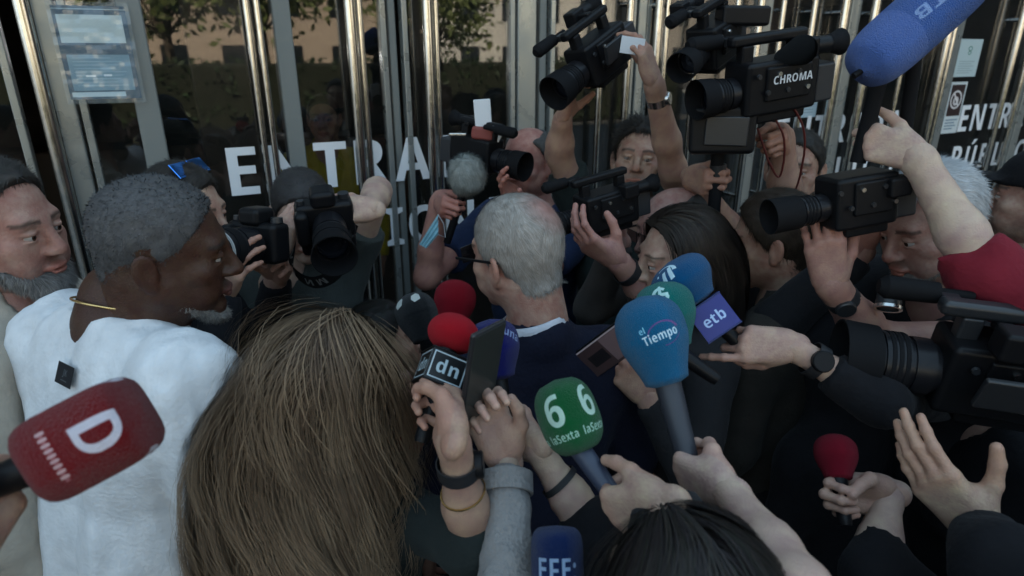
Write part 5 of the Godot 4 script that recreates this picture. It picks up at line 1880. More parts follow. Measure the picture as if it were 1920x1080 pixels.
	# photographer
	p = person({"label": "photographer in a grey green shirt holding a black camera up to his face", "hc": Vector3(-0.6077, 1.5623, -1.8000), "yaw": 165, "hy": 158, "hp": -16, "skin": pale, "legs": jeans, "lean": -0.10, "neck": Vector3(-0.05, 0, 0),
		"hair": {"c": Color(0.020, 0.018, 0.018), "c2": Color(0.06, 0.056, 0.054), "n": 9000, "len": 0.011, "mess": 1.2, "up": 0.006},
		"r": hand_at("r", Vector3(-0.5758, 1.5783, -1.6000), Vector3(0.35, 0.9, -0.25), Vector3(0.55, -0.2, -0.75), "hold"), "l": hand_at("l", Vector3(-0.4455, 1.6160, -1.6200), Vector3(-0.95, 0.1, 0.35), Vector3(0.1, -0.5, -0.85), "hold"),
		"el": Vector3(-0.3920, 1.6249, -1.8300), "er": Vector3(-0.7208, 1.3072, -1.7800),
		"top": {"name": "shirt", "m": cloth("grey_green_cloth", Color(0.060, 0.070, 0.066)), "sleeve": "short", "slen": 0.55, "collar": "coat"}})
	# blond woman in front
	p = person({"label": "woman with long dark blond hair seen from behind in the foreground", "hc": Vector3(-0.3004, 1.4826, -0.9400), "yaw": 12, "hy": 22, "hp": -6, "hr": 5, "kind": "woman", "skin": light, "legs": jeans, "lean": 0.05,
		"hair": {"long": true, "c": Color(0.080, 0.050, 0.033), "c2": Color(0.33, 0.23, 0.145), "c3": Color(0.50, 0.375, 0.25), "n": 14000, "len": 0.62, "vol": 0.35, "w": 0.00075, "wave": 2.6, "segs": 18, "locks": 240, "pull": 2.4, "tip": 0.6, "split": 0.05},
		"r": hand_on("r", Vector3(-0.1200, 1.5301, -0.8000), Vector3(0.35, 0.93, -0.1), Vector3(0.02, 0.35, -0.9), "grip"), "er": Vector3(-0.0600, 1.3181, -0.7600),
		"top": {"name": "jumper", "m": cloth("dark_green_cloth", Color(0.022, 0.028, 0.027)), "cut": 0.22, "collar": "crew"}})
	wrist_watch(p, "r", 0.055, dark_strap, black_plastic(), 0.028)
	bracelet(p, "r", 0.105, gold, 0.031, 0.003)
	# the man in the navy suit
	p = person({"label": "white haired man in a navy suit at the centre of the crowd", "hc": Vector3(0.0088, 1.6127, -1.2500), "yaw": -14, "hy": -44, "hp": -5, "hr": -7, "skin": Color(0.40, 0.225, 0.17), "legs": cloth("navy_trousers", Color(0.010, 0.012, 0.024)), "lean": 0.03, "wide": 1.02, "neck": Vector3(0.0, -0.022, 0.0),
		"hair": {"c": Color(0.21, 0.19, 0.165), "c2": Color(0.50, 0.465, 0.43), "n": 22000, "len": 0.016, "w": 0.0011, "mess": 0.35, "stand": 0.16, "thick": 0.006, "lump": 0.002, "up": 0.004, "nape": -0.074,
			"bare": func(q: Vector3, c: Color) -> Color: return c.lerp(Color(0.44, 0.215, 0.18), clampf(1.0 - ((q - Vector3(-0.022, 0.095, -0.075)) / Vector3(0.050, 0.055, 0.06)).length() * 0.9, 0, 1) * 1.0)},
		"top": {"name": "suit_jacket", "m": cloth("navy_suit", Color(0.010, 0.012, 0.026), 0.8), "collar": "suit", "amp": 0.008, "freq": 5.0, "cell": 0.009}})
	P = p.get_meta("p")
	g = Geo.new()
	g.lathe(Geo.along(P.nb + P.ups * 0.008 - P.bb.z * 0.010, P.nb + P.ups * 0.3 - P.bb.z * 0.01 + Vector3(-0.07, 0, 0), P.bb.z), [[0.0, 0.0735], [0.040, 0.0715], [0.050, 0.070], [0.052, 0.067], [0.0, 0.069]], 36, true)
	geo("shirt_collar", g, cloth("shirt_white", Color(0.62, 0.64, 0.70)), p)
	for sg in [-1.0, 1.0]:
		g = Geo.new()
		g.box(Transform3D(P.hb * Basis(Vector3(1, 0, 0), 0.05), P.hc + P.hb * Vector3(sg * 0.084, 0.010, 0.030)), Vector3(0.004, 0.006, 0.13), 0.002)
		geo("spectacle_temple", g, black_plastic(), p)
		g = Geo.new()
		g.box(Transform3D(P.hb, P.hc + P.hb * Vector3(sg * 0.035, 0.002, 0.104)), Vector3(0.052, 0.036, 0.003), 0.008)
		geo("spectacle_lens", g, mat("tinted_lens", Color(0.01, 0.01, 0.012), 0.08), p)
	# balding camera operator by the doors
	p = person({"label": "balding camera operator with red face beside the grey fur microphone at the doors", "hc": Vector3(0.0520, 1.6425, -2.2200), "yaw": -150, "hy": -142, "hp": -4, "skin": Color(0.40, 0.19, 0.15), "legs": jeans,
		"hair": {"c": Color(0.05, 0.048, 0.046), "c2": Color(0.13, 0.125, 0.12), "n": 4500, "len": 0.010, "back": 0.03, "bald": 1.05},
		"r": hand_on("r", Vector3(-0.1813, 1.5499, -1.9200), Vector3(0.25, 0.96, 0.0), Vector3(0.3, 0.1, 0.9), "grip"), "er": Vector3(-0.2828, 1.3053, -1.9800), "l": hand_at("l", Vector3(-0.0084, 1.6044, -1.9800), Vector3(-0.6, 0.6, 0.4), Vector3(0, 0.8, 0.5), "hold"),
		"top": {"name": "t_shirt", "m": cloth("blue_cloth", Color(0.020, 0.032, 0.075)), "sleeve": "short", "slen": 0.7}})
	# man holding a camera overhead
	p = person({"label": "man in a dark green T-shirt holding a video camera overhead with both arms", "hc": Vector3(0.4181, 1.6692, -2.1200), "yaw": 172, "hy": -168, "hp": 10, "hr": -4, "skin": Color(0.36, 0.215, 0.155), "legs": jeans, "stubble": 0.5,
		"hair": {"c": Color(0.016, 0.013, 0.011), "c2": Color(0.045, 0.04, 0.035), "n": 8000, "len": 0.034, "up": 0.016, "mess": 1.6, "stand": 0.5, "w": 0.0024, "back": 0.010, "lump": 0.006},
		"shr": Vector3(0.02, 0.04, 0), "shl": Vector3(-0.02, 0.05, 0),
		"r": hand_at("r", Vector3(0.1807, 1.8874, -1.9300), Vector3(0.25, 0.95, 0.1), Vector3(0.75, 0.3, 0.2), "hold"), "l": hand_at("l", Vector3(0.3575, 1.9944, -1.8600), Vector3(-0.35, 0.93, -0.05), Vector3(-0.75, -0.25, -0.55), "hold"), "er": Vector3(0.1481, 1.7015, -2.0200), "el": Vector3(0.5024, 1.6613, -1.9800),
		"top": {"name": "t_shirt", "m": cloth("dark_green_tee", Color(0.022, 0.030, 0.028)), "sleeve": "short", "slen": 0.75}})
	wrist_watch(p, "l", 0.06, silver, silver, 0.030)
	# bearded operator behind the stacked cameras
	p = person({"label": "bearded camera operator half hidden behind the stacked black cameras", "hc": Vector3(0.8783, 1.6613, -1.9800), "yaw": -160, "hy": -150, "hp": 2, "skin": tan_s, "legs": jeans,
		"hair": {"c": Color(0.015, 0.012, 0.01), "c2": Color(0.04, 0.035, 0.03), "n": 5000, "len": 0.018},
		"beard": {"c": Color(0.04, 0.028, 0.020), "c2": Color(0.11, 0.075, 0.05), "n": 4000, "len": 0.016, "from": 0.0},
		"l": hand_on("l", Vector3(0.6688, 1.7792, -1.6600), Vector3(-0.3, 0.95, 0), Vector3(-0.4, 0.4, 0.7), "grip"), "el": Vector3(0.7733, 1.5905, -1.7600), "r": hand_on("r", Vector3(0.5407, 1.6824, -1.6600), Vector3(0, 1, 0), Vector3(0.2, 0.0, 0.9), "grip"), "er": Vector3(0.6883, 1.4523, -1.8000),
		"top": {"name": "t_shirt", "m": black2, "sleeve": "short", "slen": 0.6}})
	# bald man with glasses and a compact camcorder
	p = person({"label": "bald man in a grey jacket filming just right of the navy suit man", "hc": Vector3(0.4506, 1.5305, -1.7400), "yaw": -120, "hy": -112, "hp": -8, "skin": Color(0.36, 0.20, 0.165), "legs": jeans, "stubble": 0.4,
		"hair": {"c": Color(0.03, 0.028, 0.026), "c2": Color(0.09, 0.085, 0.08), "n": 4000, "len": 0.008, "back": 0.03, "bald": 1.1},
		"l": hand_at("l", Vector3(0.1900, 1.5883, -1.4300), Vector3(-0.80, 0.50, 0.12), Vector3(0.35, 0.6, -0.7), "hold"), "el": Vector3(0.3552, 1.4162, -1.5000), "r": hand_at("r", Vector3(0.2244, 1.5802, -1.6200), Vector3(-0.7, 0.5, 0), Vector3(0.1, 0.2, 0.9), "hold"),
		"top": {"name": "jacket", "m": cloth("brown_grey_cloth", Color(0.055, 0.050, 0.046)), "collar": "coat", "cutl": 0.55}, "cutl": 0.45})
	bracelet(p, "l", 0.05, dark_strap, 0.033, 0.022)
	P = p.get_meta("p")
	for sg in [-1.0, 1.0]:
		g = Geo.new()
		g.box(Transform3D(P.hb, P.hc + P.hb * Vector3(sg * 0.034, 0.002, 0.106)), Vector3(0.050, 0.034, 0.003), 0.008)
		geo("spectacle_lens", g, mat("tinted_lens", Color(0.01, 0.01, 0.012), 0.08), p)
		g = Geo.new()
		g.box(Transform3D(P.hb, P.hc + P.hb * Vector3(sg * 0.082, 0.010, 0.040)), Vector3(0.004, 0.006, 0.13), 0.002)
		geo("spectacle_temple", g, black_plastic(), p)
	# dark haired woman in profile
	p = person({"label": "woman with dark shoulder length hair in profile behind the teal microphones", "hc": Vector3(0.4024, 1.5342, -1.4600), "yaw": -95, "hy": -100, "hp": -4, "kind": "woman", "skin": light, "legs": jeans,
		"hair": {"long": true, "c": Color(0.016, 0.012, 0.010), "c2": Color(0.042, 0.032, 0.025), "n": 8000, "len": 0.30, "vol": 1.2, "w": 0.0011, "part": 0.03, "root": 0.9},
		"l": hand_at("l", Vector3(0.2354, 1.3727, -1.2000), Vector3(-0.6, 0.75, 0.1), Vector3(-0.4, 0.2, -0.85), "phone"),
		"top": {"name": "coat", "m": black2, "collar": "coat"}})
	# white haired photographer on the right
	p = person({"label": "white haired man with grey beard looking through a camera on the right", "hc": Vector3(0.8938, 1.6580, -1.3200), "yaw": -110, "hy": -104, "hp": -22, "hr": 3, "kind": "heavy", "skin": Color(0.33, 0.18, 0.14), "legs": jeans, "lean": 0.10, "stubble": 0.3, "stubc": Color(0.2, 0.19, 0.18),
		"hair": {"c": Color(0.32, 0.33, 0.34), "c2": Color(0.60, 0.62, 0.63), "n": 9000, "len": 0.022, "back": 0.022, "up": 0.006, "thick": 0.009},
		"beard": {"c": Color(0.12, 0.11, 0.10), "c2": Color(0.30, 0.28, 0.26), "n": 4500, "len": 0.010, "from": 0.0, "thick": 0.004},
		"l": hand_at("l", Vector3(0.6115, 1.6466, -1.1900), Vector3(-0.30, 0.93, 0.0), Vector3(0.25, 0.35, -0.9), "hold"), "el": Vector3(0.7692, 1.4281, -1.2200), "r": hand_at("r", Vector3(0.7559, 1.6354, -1.3600), Vector3(-0.6, 0.7, 0.2), Vector3(-0.2, 0.3, 0.9), "hold"),
		"cutl": -0.5, "top": {"name": "shirt", "m": cloth("faded_black", Color(0.018, 0.018, 0.02)), "collar": "coat"}})
	wrist_watch(p, "l", 0.05, dark_strap, grey_plastic(), 0.031)
	# person with the raised red sleeve
	p = person({"label": "person in a red sweater reaching in from the right edge with a raised fist", "hc": Vector3(1.20, 1.66, -0.62), "yaw": -60, "skin": Color(0.50, 0.36, 0.285), "legs": jeans, "thick": 0.95, "hand": 0.86,
		"hair": {"c": Color(0.02, 0.016, 0.013), "c2": Color(0.05, 0.04, 0.035), "n": 3000},
		"l": hand_on("l", Vector3(0.6636, 1.8476, -1.2200), Vector3(0.25, 0.96, 0.02), Vector3(-0.62, 0.62, -0.35), "stick"), "el": Vector3(0.8422, 1.6281, -1.0600), "shl": Vector3(-0.02, 0.03, -0.05), "cutl": 0.24,
		"top": {"name": "sweater", "m": cloth("red_wool", Color(0.20, 0.018, 0.030)), "puff": 0.003, "cuff": 0.050, "amp": 0.014, "freq": 12.0}})
	# reporter with the blue cube microphone
	p = person({"label": "reporter in black holding the blue cube microphone with a watch on the wrist", "hc": Vector3(1.0406, 1.4281, -1.2200), "yaw": -85, "hy": -95, "kind": "woman", "skin": Color(0.42, 0.27, 0.21), "legs": jeans,
		"hair": {"c": Color(0.02, 0.016, 0.013), "c2": Color(0.05, 0.04, 0.035), "n": 3000},
		"r": hand_at("r", Vector3(0.4230, 1.5072, -1.0400), Vector3(-0.97, 0.02, -0.05), Vector3(-0.1, -0.4, -0.9), "point"), "er": Vector3(0.6499, 1.4266, -0.9800), "cutr": 0.55,
		"top": {"name": "shirt", "m": black, "puff": 0.0}})
	wrist_watch(p, "r", 0.05, dark_strap, black_plastic(), 0.030)
	# operator of the big camera
	p = person({"label": "operator in black steadying the large broadcast camera at the right edge", "hc": Vector3(1.06, 1.70, -0.34), "yaw": -50, "skin": Color(0.45, 0.30, 0.215), "legs": jeans,
		"hair": {"c": Color(0.02, 0.016, 0.013), "c2": Color(0.05, 0.04, 0.035), "n": 3000},
		"l": hand_at("l", Vector3(0.6535, 1.3885, -0.8000), Vector3(-0.62, 0.62, -0.30), Vector3(0.35, 0.45, -0.85), "flat"), "el": Vector3(0.6510, 1.3500, -0.6600), "hand": 1.02, "cutl": 0.84,
		"top": {"name": "jacket", "m": black}})
	# reporter at the bottom with the green microphone
	p = person({"label": "dark haired person at the bottom edge holding the green microphone", "hc": Vector3(0.1869, 1.4216, -0.5300), "yaw": -15, "hy": -20, "kind": "woman", "skin": Color(0.42, 0.28, 0.21), "legs": jeans,
				"l": hand_on("l", Vector3(0.1473, 1.4347, -0.7000), Vector3(-0.42, 0.80, -0.35), Vector3(-0.72, 0.10, -0.55), "stick"), "el": Vector3(0.2023, 1.4437, -0.6200),
		"hair": {"long": true, "c": Color(0.013, 0.011, 0.010), "c2": Color(0.038, 0.032, 0.028), "n": 9000, "len": 0.34, "vol": 0.7, "w": 0.0009, "wave": 1.4, "root": 0.9, "tip": 0.2},
		"top": {"name": "coat", "m": black2, "collar": "coat", "puff": 0.006}})
	# bare forearm with the light blue microphone
	p = person({"label": "reporter at the lower right stretching a bare forearm with the light blue microphone", "hc": Vector3(0.56, 1.42, -0.06), "yaw": -8, "skin": Color(0.48, 0.33, 0.265), "legs": jeans, "kind": "woman",
		"hair": {"c": Color(0.02, 0.016, 0.013), "c2": Color(0.05, 0.04, 0.035), "n": 3000},
		"l": hand_on("l", Vector3(0.2653, 1.4385, -0.7800), Vector3(-0.25, 0.93, -0.15), Vector3(-0.55, 0.35, -0.7), "grip"), "el": Vector3(0.2949, 1.4831, -0.5000), "cutl": -0.3,
		"top": {"name": "blouse", "m": black}})
	# knitted sleeve with the phone
	p = person({"label": "person in a grey knitted sweater holding up a dark phone at the bottom centre", "hc": Vector3(-0.02, 1.50, -0.02), "yaw": 0, "skin": Color(0.46, 0.32, 0.25), "legs": jeans, "kind": "woman",
		"hair": {"c": Color(0.05, 0.035, 0.025), "c2": Color(0.12, 0.09, 0.06), "n": 3000},
		"r": hand_at("r", Vector3(-0.0351, 1.4911, -0.8200), Vector3(-0.38, 0.90, -0.15), Vector3(0.25, 0.35, 0.90), "phone"), "er": Vector3(-0.0073, 1.2989, -0.6600), "hand": 0.88, "thick": 0.85, "cutr": 0.90,
		"top": {"name": "knitted_sweater", "m": mat("grey_knit", Color(0.25, 0.243, 0.237), 0.95, 0.0, {"normal": noise_map("knit", 0.06, true, Color.BLACK, Color.WHITE, 2, 256, 8.0, FastNoiseLite.TYPE_CELLULAR), "ns": 1.0, "tri": 9.0, "rim": 0.3, "spec": 0.2}), "puff": 0.0, "cuff": 0.046, "amp": 0.010, "freq": 16.0, "cell": 0.008}})
	for q in p.get_meta("p").arms:
		if q.side == "r":
			var dv: Vector3 = (q.W - q.E).normalized()
			band("cuff", p, q.W - dv * 0.040, dv, 0.036, 0.030, mats["grey_knit"], 0.005)
	# arm with the bracelet
	p = person({"label": "person in black with a thin dark bracelet reaching behind the phone", "hc": Vector3(0.30, 1.40, -0.16), "yaw": -20, "skin": Color(0.42, 0.29, 0.225), "legs": jeans, "kind": "woman",
		"hair": {"c": Color(0.02, 0.016, 0.013), "c2": Color(0.05, 0.04, 0.035), "n": 3000},
		"l": hand_on("l", Vector3(-0.0073, 1.4019, -0.9300), Vector3(-0.1, 0.95, -0.2), Vector3(-0.6, 0.3, -0.6), "grip"), "el": Vector3(0.1210, 1.3082, -0.8000), "cutl": 0.12,
		"r": hand_on("r", Vector3(0.0621, 1.3143, -0.6200), Vector3(0, 0.98, -0.2), Vector3(0.1, 0.3, -0.9), "grip"),
		"top": {"name": "t_shirt", "m": black}})
	bracelet(p, "l", 0.07, dark_strap, 0.030, 0.010)
	# dim hand with the red microphone
	p = person({"label": "person in dark clothes holding the low red microphone under the broadcast camera", "hc": Vector3(0.80, 1.36, -0.40), "yaw": -60, "skin": Color(0.40, 0.28, 0.22), "legs": jeans,
		"hair": {"c": Color(0.02, 0.016, 0.013), "c2": Color(0.05, 0.04, 0.035), "n": 3000},
		"r": hand_on("r", Vector3(0.5699, 1.2777, -0.9000), Vector3(0.0, 0.97, -0.2), Vector3(-0.75, 0.45, -0.2), "grip"), "er": Vector3(0.6011, 1.1924, -0.8200), "cutr": 0.5,
		"top": {"name": "jacket", "m": black}})
	# guard inside
	p = person({"label": "security guard in a yellow vest standing inside behind the glass", "hc": Vector3(-0.9953, 1.6798, -3.4500), "yaw": 175, "hy": 170, "skin": Color(0.34, 0.19, 0.13), "legs": jeans,
		"hair": {"c": Color(0.012, 0.010, 0.009), "c2": Color(0.03, 0.026, 0.022), "n": 3500, "len": 0.012},
		"top": {"name": "vest", "m": cloth("yellow_vest", Color(0.50, 0.40, 0.03)), "collar": "coat"}})
	# reporter off to the left with the red block microphone
	p = person({"label": "reporter outside the left edge stretching in the dark red block microphone", "hc": Vector3(-0.98, 1.62, -0.10), "yaw": 55, "skin": light, "legs": jeans,
		"hair": {"c": Color(0.02, 0.016, 0.013), "c2": Color(0.05, 0.04, 0.035), "n": 3000},
		"r": hand_on("r", Vector3(-0.5152, 1.6134, -0.4900), Vector3(0.85, 0.35, -0.1), Vector3(0.2, 0.3, -0.9), "grip"),
		"top": {"name": "jacket", "m": black}})
	# crouching reporter in front of the suit
	p = person({"label": "reporter in black crouching left of the navy suit with two microphones", "hc": Vector3(-0.3575, 1.2406, -1.6200), "yaw": 95, "hy": 80, "hp": 10, "skin": tan_s, "legs": black, "squat": true,
		"hair": {"c": Color(0.010, 0.009, 0.008), "c2": Color(0.022, 0.02, 0.018), "n": 5000, "len": 0.02},
		"r": hand_on("r", Vector3(-0.1996, 1.2465, -1.3000), Vector3(-0.25, 0.93, 0.1), Vector3(0.7, 0.2, -0.5), "grip"), "l": hand_on("l", Vector3(-0.1511, 1.2489, -1.4000), Vector3(0.05, 0.98, 0.0), Vector3(0.8, 0.1, -0.5), "grip"),
		"top": {"name": "hooded_coat", "m": black, "collar": "hood"}})
	# dark haired man between the teal microphones and the broadcast camera
	p = person({"label": "dark haired man in an olive brown jacket under the camcorder with pink eyecup", "hc": Vector3(0.6656, 1.5509, -1.5600), "yaw": -50, "hy": -62, "hp": -10, "skin": tan_s, "legs": black,
		"hair": {"c": Color(0.022, 0.016, 0.012), "c2": Color(0.06, 0.042, 0.03), "n": 7000, "len": 0.022, "thick": 0.010, "up": 0.008},
		"top": {"name": "jacket", "m": cloth("olive_brown", Color(0.036, 0.032, 0.027)), "collar": "coat"}})
	# hooded person behind the broadcast camera's lens
	p = person({"label": "person in a black hood seen from behind between the blue cube and the broadcast camera", "hc": Vector3(0.7963, 1.2978, -1.4200), "yaw": -35, "hy": -40, "hp": -12, "skin": tan_s, "legs": black,
		"top": {"name": "hooded_coat", "m": black, "collar": "hoodup"}})
	# man at the right edge
	p = person({"label": "man in a black cap at the right edge beneath the last lettering", "hc": Vector3(1.3634, 1.6484, -1.6200), "yaw": -60, "hy": -50, "skin": Color(0.34, 0.20, 0.15), "legs": jeans, "stubble": 0.4,
		"hair": {"c": Color(0.012, 0.010, 0.009), "c2": Color(0.026, 0.024, 0.022), "n": 2500, "len": 0.012},
		"top": {"name": "jacket", "m": cloth("olive_grey", Color(0.045, 0.048, 0.044)), "collar": "coat"}})
	P = p.get_meta("p")
	g = Geo.new()
	var f := Field.new()
	f.cell = 0.006
	f.ell(Vector3(0, 0.045, -0.012), Vector3(0.088, 0.092, 0.108))
	f.cut(Vector3(0, 0.035, 0), Vector3(0, -1, 0.0))
	f.ell(Vector3(0, 0.045, 0.12), Vector3(0.068, 0.009, 0.07), 0.02)
	g.add_field(f.run(), Transform3D(P.hb, P.hc))
	geo("cap", g, black, p)

# the woven label on the back of the white T-shirt, laid on the cloth
func sew_label() -> void:
	for p in get_children():
		if not p.has_meta("patch"):
			continue
		var P: Dictionary = p.get_meta("p")
		var shirt: MeshInstance3D = p.get_node("t_shirt")
		var vs: PackedVector3Array = shirt.mesh.surface_get_arrays(0)[Mesh.ARRAY_VERTEX]
		var c: Vector3 = P.nb - P.ups * 0.048 - P.bb.x * 0.018
		var z: Vector3 = -P.bb.z
		var x: Vector3 = P.bb.x * -1.0
		var y: Vector3 = z.cross(x)
		var g := Geo.new()
		var ids := []
		var flat := []
		for j in 5:
			for i in 6:
				var uv := Vector2(i / 5.0, j / 4.0)
				var o: Vector3 = c + x * (uv.x - 0.5) * 0.052 + y * (0.5 - uv.y) * 0.032
				var sum := 0.0
				var w := 0.0
				for q in vs:
					var d := q - o
					var dz := d.dot(z)
					if dz < 0.0:
						continue
					var r2 := (d - z * dz).length_squared()
					if r2 < 0.00018:
						sum = maxf(sum, dz)
						w = 1.0
				flat.append([o, sum / maxf(w, 1e-9), uv])
		# the woven patch is stiffer than the cotton: lay it on the mean plane of the cloth under it
		var m0 := 0.0
		var mx := 0.0
		var my := 0.0
		var sx := 0.0
		var sy := 0.0
		for e in flat:
			m0 += e[1] / flat.size()
			mx += (e[2].x - 0.5) * e[1]
			my += (e[2].y - 0.5) * e[1]
			sx += (e[2].x - 0.5) ** 2
			sy += (e[2].y - 0.5) ** 2
		var worst := 0.0
		for e in flat:
			worst = maxf(worst, e[1] - m0 - mx / sx * (e[2].x - 0.5) - my / sy * (e[2].y - 0.5))
		for e in flat:
			ids.append(g.vert(e[0] + z * (m0 + mx / sx * (e[2].x - 0.5) + my / sy * (e[2].y - 0.5) + worst * 0.6 + 0.003), z, e[2]))
		for j in 4:
			for i in 5:
				g.quad(ids[j * 6 + i], ids[j * 6 + i + 1], ids[j * 6 + i + 7], ids[j * 6 + i + 6])
		geo("woven_label", g, p.get_meta("patch"), p)
		p.remove_meta("patch")
	for p in get_children():
		if p.has_meta("p"):
			p.remove_meta("p")

func build_gear() -> void:
	var white := Color(0.86, 0.90, 0.91)
	var im: Image
	var eye := Vector3(0, 2.0, 0)
	# dark red block microphone at the left
	im = picture(512, 256, Color(0.42, 0.045, 0.065))
	for k in 3:
		var cx := 512.0 + (k - 1) * 256.0
		print_text(im, "D", bold_font, Vector2(cx, 175), 125, Color(0.84, 0.82, 0.86), 0.0, 1.25)
		im.fill_rect(Rect2i(int(cx) - 92, 292, 184, 12), Color(0.62, 0.36, 0.38))
		for j in 9: im.fill_rect(Rect2i(int(cx) - 90 + j * 20, 286, 10, 24), Color(0.80, 0.66, 0.66))
	microphone("dark red block microphone with a white D in front of the white T-shirt", Vector3(-0.4493, 1.6341, -0.5050), Vector3(-0.3580, 1.6763, -0.5350), Vector3(-0.5335, 1.6053, -0.4850), 0.046, foam("foam_dark_red", Color.WHITE, im), {"shape": "block", "pw": 6.0, "pr": 0.23, "square": 3.8, "hr": 0.0165})
	# green microphone
	im = picture(512, 256, Color(0.030, 0.33, 0.17))
	for k in 5:
		var cx2 := 512.0 + (k - 2) * 205.0
		print_text(im, "6", bold_font, Vector2(cx2, 215), 140, Color(0.74, 0.86, 0.80), 0.0, 1.12)
		print_text(im, "laSexta", bold_font, Vector2(cx2, 330), 40, Color(0.70, 0.84, 0.77))
	microphone("green foam microphone with white sixes below the navy suit", Vector3(0.0985, 1.4796, -0.7450), Vector3(0.0607, 1.5648, -0.8000), Vector3(0.1607, 1.4206, -0.6700), 0.0455, foam("foam_green", Color.WHITE, im), {"shape": "block", "pw": 2.8, "pr": 0.38, "square": 2.3, "spin": -0.42, "hm": mat("blue_grey_handle", Color(0.035, 0.045, 0.075), 0.45)})
	# light blue microphone
	im = picture(512, 256, Color(0.005, 0.36, 0.52))
	print_arc(im, Vector2(530, 270), 74, PI * 1.02, PI * 1.95, 6, 16, Color(0.45, 0.32, 0.55), 0.62, -0.1)
	print_arc(im, Vector2(530, 270), 84, PI * 0.12, PI * 0.55, 4, 8, Color(0.42, 0.28, 0.52), 0.62, -0.1)
	print_text(im, "Tiempo", bold_font, Vector2(512, 282), 52, Color(0.85, 0.92, 0.96), -0.12, 0.95)
	print_text(im, "el", bold_font, Vector2(435, 242), 28, Color(0.6, 0.85, 0.95), -0.12)
	microphone("light blue foam microphone with a white word and a pink arc", Vector3(0.2316, 1.5396, -0.8300), Vector3(0.1950, 1.6532, -0.9000), Vector3(0.2567, 1.4306, -0.7450), 0.0525, foam("foam_blue", Color.WHITE, im), {"shape": "drop", "hr": 0.019, "hm": mat("slate_handle", Color(0.03, 0.033, 0.042), 0.5), "spin": 0.22})
	# teal microphone with the G
	im = picture(512, 256, Color(0.0, 0.42, 0.40))
	print_arc(im, Vector2(512, 170), 40, PI * 0.05, PI * 1.72, 22, 22, Color(0.78, 0.93, 0.92), 1.0, 0.1)
	im.fill_rect(Rect2i(508, 162, 50, 20), Color(0.78, 0.93, 0.92))
	im.fill_rect(Rect2i(500, 110, 20, 60), Color(0.78, 0.93, 0.92))
	microphone("teal foam microphone with a pale G emblem behind the light blue one", Vector3(0.2814, 1.5159, -1.0000), Vector3(0.2593, 1.6236, -1.0500), Vector3(0.3545, 1.4723, -0.9700), 0.052, foam("foam_teal", Color.WHITE, im), {"shape": "drop", "spin": -0.05})
	# blue microphone with waves and the cube
	im = picture(512, 256, Color(0.005, 0.30, 0.48))
	print_arc(im, Vector2(512, 170), 62, PI * 1.05, PI * 2.02, 8, 26, Color(0.80, 0.92, 0.97), 0.8, 0.35)
	im.fill_rect(Rect2i(446, 168, 14, 16), Color(0.8, 0.92, 0.97))
	print_poly(im, [Vector2(490, 170), Vector2(512, 166), Vector2(506, 240), Vector2(482, 244)], Color(0.80, 0.92, 0.97))
	print_poly(im, [Vector2(530, 150), Vector2(556, 146), Vector2(550, 240), Vector2(524, 244)], Color(0.80, 0.92, 0.97))
	var cu := picture(128, 118, Color(0.035, 0.13, 0.50))
	print_text(cu, "etb", bold_font, Vector2(128, 118), 82, Color(0.70, 0.80, 0.95))
	microphone("deep blue foam microphone with a white smile emblem and an etb cube", Vector3(0.3425, 1.5713, -1.0800), Vector3(0.2904, 1.6364, -1.1200), Vector3(0.4382, 1.4807, -1.0350), 0.058, foam("foam_deep_blue", Color.WHITE, im), {"shape": "drop", "spin": -0.32, "cube": mat("cube_blue", Color(1, 1, 1), 0.35, 0.0, {"tex": finish(cu)}), "ct": 0.26, "cs": Vector3(0.068, 0.062, 0.068), "cspin": 0.35, "rimm": mat("rim_blue", Color(0.005, 0.02, 0.12), 0.4)})
	# red microphone with the dn cube
	cu = picture(128, 110, Color(0.03, 0.05, 0.065))
	for e in [[14, 14, 228, 9], [14, 196, 228, 9], [14, 14, 9, 190], [233, 14, 9, 190]]:
		cu.fill_rect(Rect2i(e[0], e[1], e[2], e[3]), Color(0.72, 0.78, 0.80))
	print_text(cu, "dn", bold_font, Vector2(128, 106), 104, Color(0.66, 0.74, 0.77))
	microphone("red foam microphone with a black dn cube held beside the suit", Vector3(-0.0979, 1.5792, -0.8600), Vector3(-0.0805, 1.6215, -0.9000), Vector3(-0.1309, 1.4733, -0.7800), 0.040, foam("foam_red", Color(0.36, 0.008, 0.016)), {"shape": "ball", "cube": mat("cube_dn", Color(1, 1, 1), 0.4, 0.0, {"tex": finish(cu)}), "ct": 0.22, "cs": Vector3(0.060, 0.046, 0.060), "cspin": 0.25})
	# navy microphone behind the phone
	im = picture(512, 256, Color(0.03, 0.05, 0.36))
	print_text(im, "T", bold_font, Vector2(590, 160), 50, Color(0.62, 0.68, 0.82), 0.5)
	print_text(im, "una", bold_font, Vector2(650, 220), 44, Color(0.55, 0.62, 0.78), 0.5)
	microphone("navy blue foam microphone with blurred white letters behind the phone", Vector3(-0.0221, 1.4723, -0.9700), Vector3(-0.0392, 1.5650, -1.0200), Vector3(-0.0018, 1.3713, -0.9000), 0.045, foam("foam_navy", Color.WHITE, im), {"shape": "drop"})
	# red microphone in front of the suit man's chin
	microphone("plain red foam microphone close to the suit man's chin", Vector3(-0.1487, 1.3746, -1.4200), Vector3(-0.1369, 1.4623, -1.5000), Vector3(-0.1488, 1.2117, -1.3600), 0.052, foam("foam_red_plain", Color(0.24, 0.006, 0.014)), {"shape": "drop"})
	# black microphone with white marks
	im = picture(512, 256, Color(0.035, 0.045, 0.06))
	for q in [512.0, 350.0]:
		print_poly(im, [Vector2(q - 34, 140), Vector2(q + 20, 118), Vector2(q + 40, 140), Vector2(q + 30, 190), Vector2(q - 24, 206), Vector2(q - 46, 176)], Color(0.78, 0.80, 0.78))
